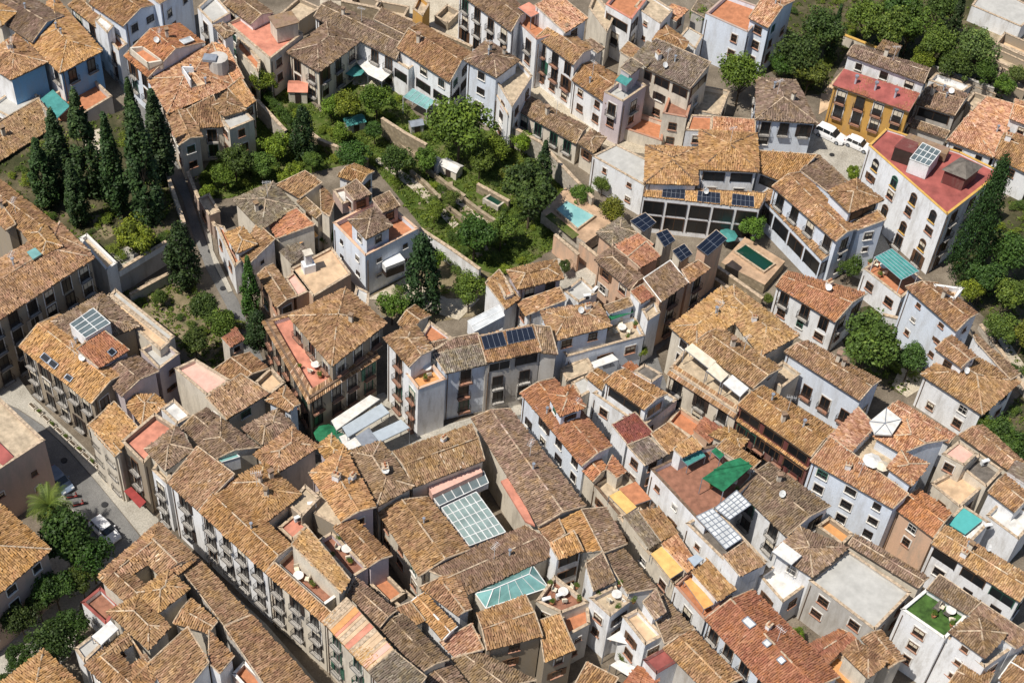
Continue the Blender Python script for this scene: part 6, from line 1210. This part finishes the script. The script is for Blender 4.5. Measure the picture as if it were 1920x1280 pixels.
def acunit(x, y, z, rz, label, group):
    o = empty('air_conditioner', (x,y,z), label, 'air conditioner', group); o.rotation_euler = (0,0,rz); mb = MB(); mb.box((0,0,.4), (.95,.4,.7), 'frame_white'); mb.build('case', o); mb = MB(); mb.tube((0,-.2,.4), (0,-.23,.4), .26, 'iron', 12); mb.build('fan_grille', o)
def lounger(x, y, z, rz, label):
    o = empty('sun_lounger', (x,y,z), label, 'sun lounger'); o.rotation_euler = (0,0,rz); mb = MB(); mb.box((.3,0,.32), (1.3,.65,.12), 'floor_dark'); mb.build('seat', o); mb = MB(); mb.add([(-.35,-.32,.3),(-.35,.32,.3),(-.85,.32,.72),(-.85,-.32,.72),(-.35,-.32,.38),(-.35,.32,.38),(-.85,.32,.80),(-.85,-.32,.80)], [(3,2,1,0),(4,5,6,7),(0,1,5,4),(1,2,6,5),(2,3,7,6),(3,0,4,7)], 'floor_dark'); mb.build('backrest', o)
    for x_ in (-.3,.85):
        for y_ in (-.28,.28): mb = MB(); mb.tube((x_,y_,0), (x_,y_,.3), .03, 'iron', 4); mb.build('leg', o)
q = P(1757,1141,9.1); lounger(q.x, q.y, 9.12, .9, 'dark sun lounger on the lawn green terrace, nearer the table'); q = P(1777,1150,9.1); lounger(q.x, q.y, 9.12, .9, 'dark sun lounger on the lawn green terrace, nearer the hipped lookout')
spots = [((592,690),7.3,'long red terrace of the stone block'), ((1185,205),1.5,''), ((1360,905),7.9,'brick terrace with the green canopy'), ((800,695),8.2,'orange lookout terrace'), ((560,1085),8.75,'brown terrace of the row house'), ((650,1035),8.3,'brick terrace above the long tan roof'),
         ((1155,1120),7.7,'cluttered roof terrace at the bottom'), ((1055,1115),6.9,'brick terrace by the teal glass roof'), ((1165,620),5.3,'terrace with the green awning'), ((1655,505),4.1,'pavilion terrace'), ((1400,720),6.3,'palace terrace'), ((1780,1150),9.1,'lawn green terrace'), ((1400,90),7.5,''), ((535,740),0,'')]
for i, ((px, py), z, where) in enumerate(spots):
    if not where: continue
    c = P(px, py, z+.02); z = c.z; tableset(c.x, c.y, z, i, f'round white patio table on the {where}')
    for k in range(3): a = i+k*2.1; chair(c.x+math.cos(a)*.95, c.y+math.sin(a)*.95, z, a+math.pi/2, f'cream patio chair around the table on the {where}', f'chairs on the {where}')
    for k in range(4): a = k*1.7+i; pot(c.x+math.cos(a)*1.9, c.y+math.sin(a)*1.5, z, 1+.2*math.sin(k*3), f'potted plant standing on the {where}', f'plants on the {where}')
for i, (px, py, z, rz, lb) in enumerate(((1024,1128,7,.4,'air conditioner on the brick terrace by the teal glass roof'), (1050,1120,7,.5,'air conditioner on the brick terrace by the teal glass roof'), (560,975,9,.6,'air conditioner on the rooftop service block'), (585,950,9,.2,'air conditioner on the rooftop service block'), (1100,560,4.3,.3,'air conditioner on the cement yard roof'), (1115,548,4.3,1.0,'air conditioner on the cement yard roof'), (1845,870,6.9,.4,'air conditioner on the dark flat roof at the right'), (1850,990,6,.3,'air conditioner on the white terraces by the rooftop pool'))):
    q = P(px, py, z); acunit(q.x, q.y, q.z, rz, lb, 'air conditioners '+lb.split('air conditioner ')[1])

for i in range(13):
    t = i/12; x, y = 62+(212-62)*t, 765+(905-765)*t; c = P(x, y, .13); o = empty('street_planter', c, 'pale stone planter in the row along the street pavement', 'planter', 'planters along the left street'); o.rotation_euler = (0,0,along((62,765),(212,905)))
    def f(mb): mb.box((0,0,.25), (1.1,.45,.5), 'wall_cream'); mb.box((0,0,.51), (.95,.32,.04), 'bark')
    inst('box', shared('box|', f), o, (0,0,0)); 
    if i % 2: c_ = inst('foliage', SHRUB[i%3], o, (0,0,.7), i, (.42,.3,.3)); c_.color = (1.3,1.2,1,1)
for i, (x, y) in enumerate(((120,862),(196,945),(395,470),(418,540),(1050,165),(1130,230),(1170,1010),(1560,290))):
    mb = MB(); c = P(x, y, .16 if i < 2 else .14); mb.tube(c-Vector((0,0,.1)), c, .38, 'iron', 12); o = mb.build('manhole_cover', None, c); tag(o, ['round iron manhole cover on the road near the pink-brown block','round iron manhole cover near the red door awning','iron manhole cover halfway down the asphalt lane','iron manhole cover at the foot of the asphalt lane','iron manhole cover on the pale street by the red balconies','iron manhole cover on the pale street below the mauve house','iron manhole cover in the narrow lower street','iron manhole cover on the small plaza'][i], 'manhole cover')
for h_ in HOUSES: finish_house(*h_)
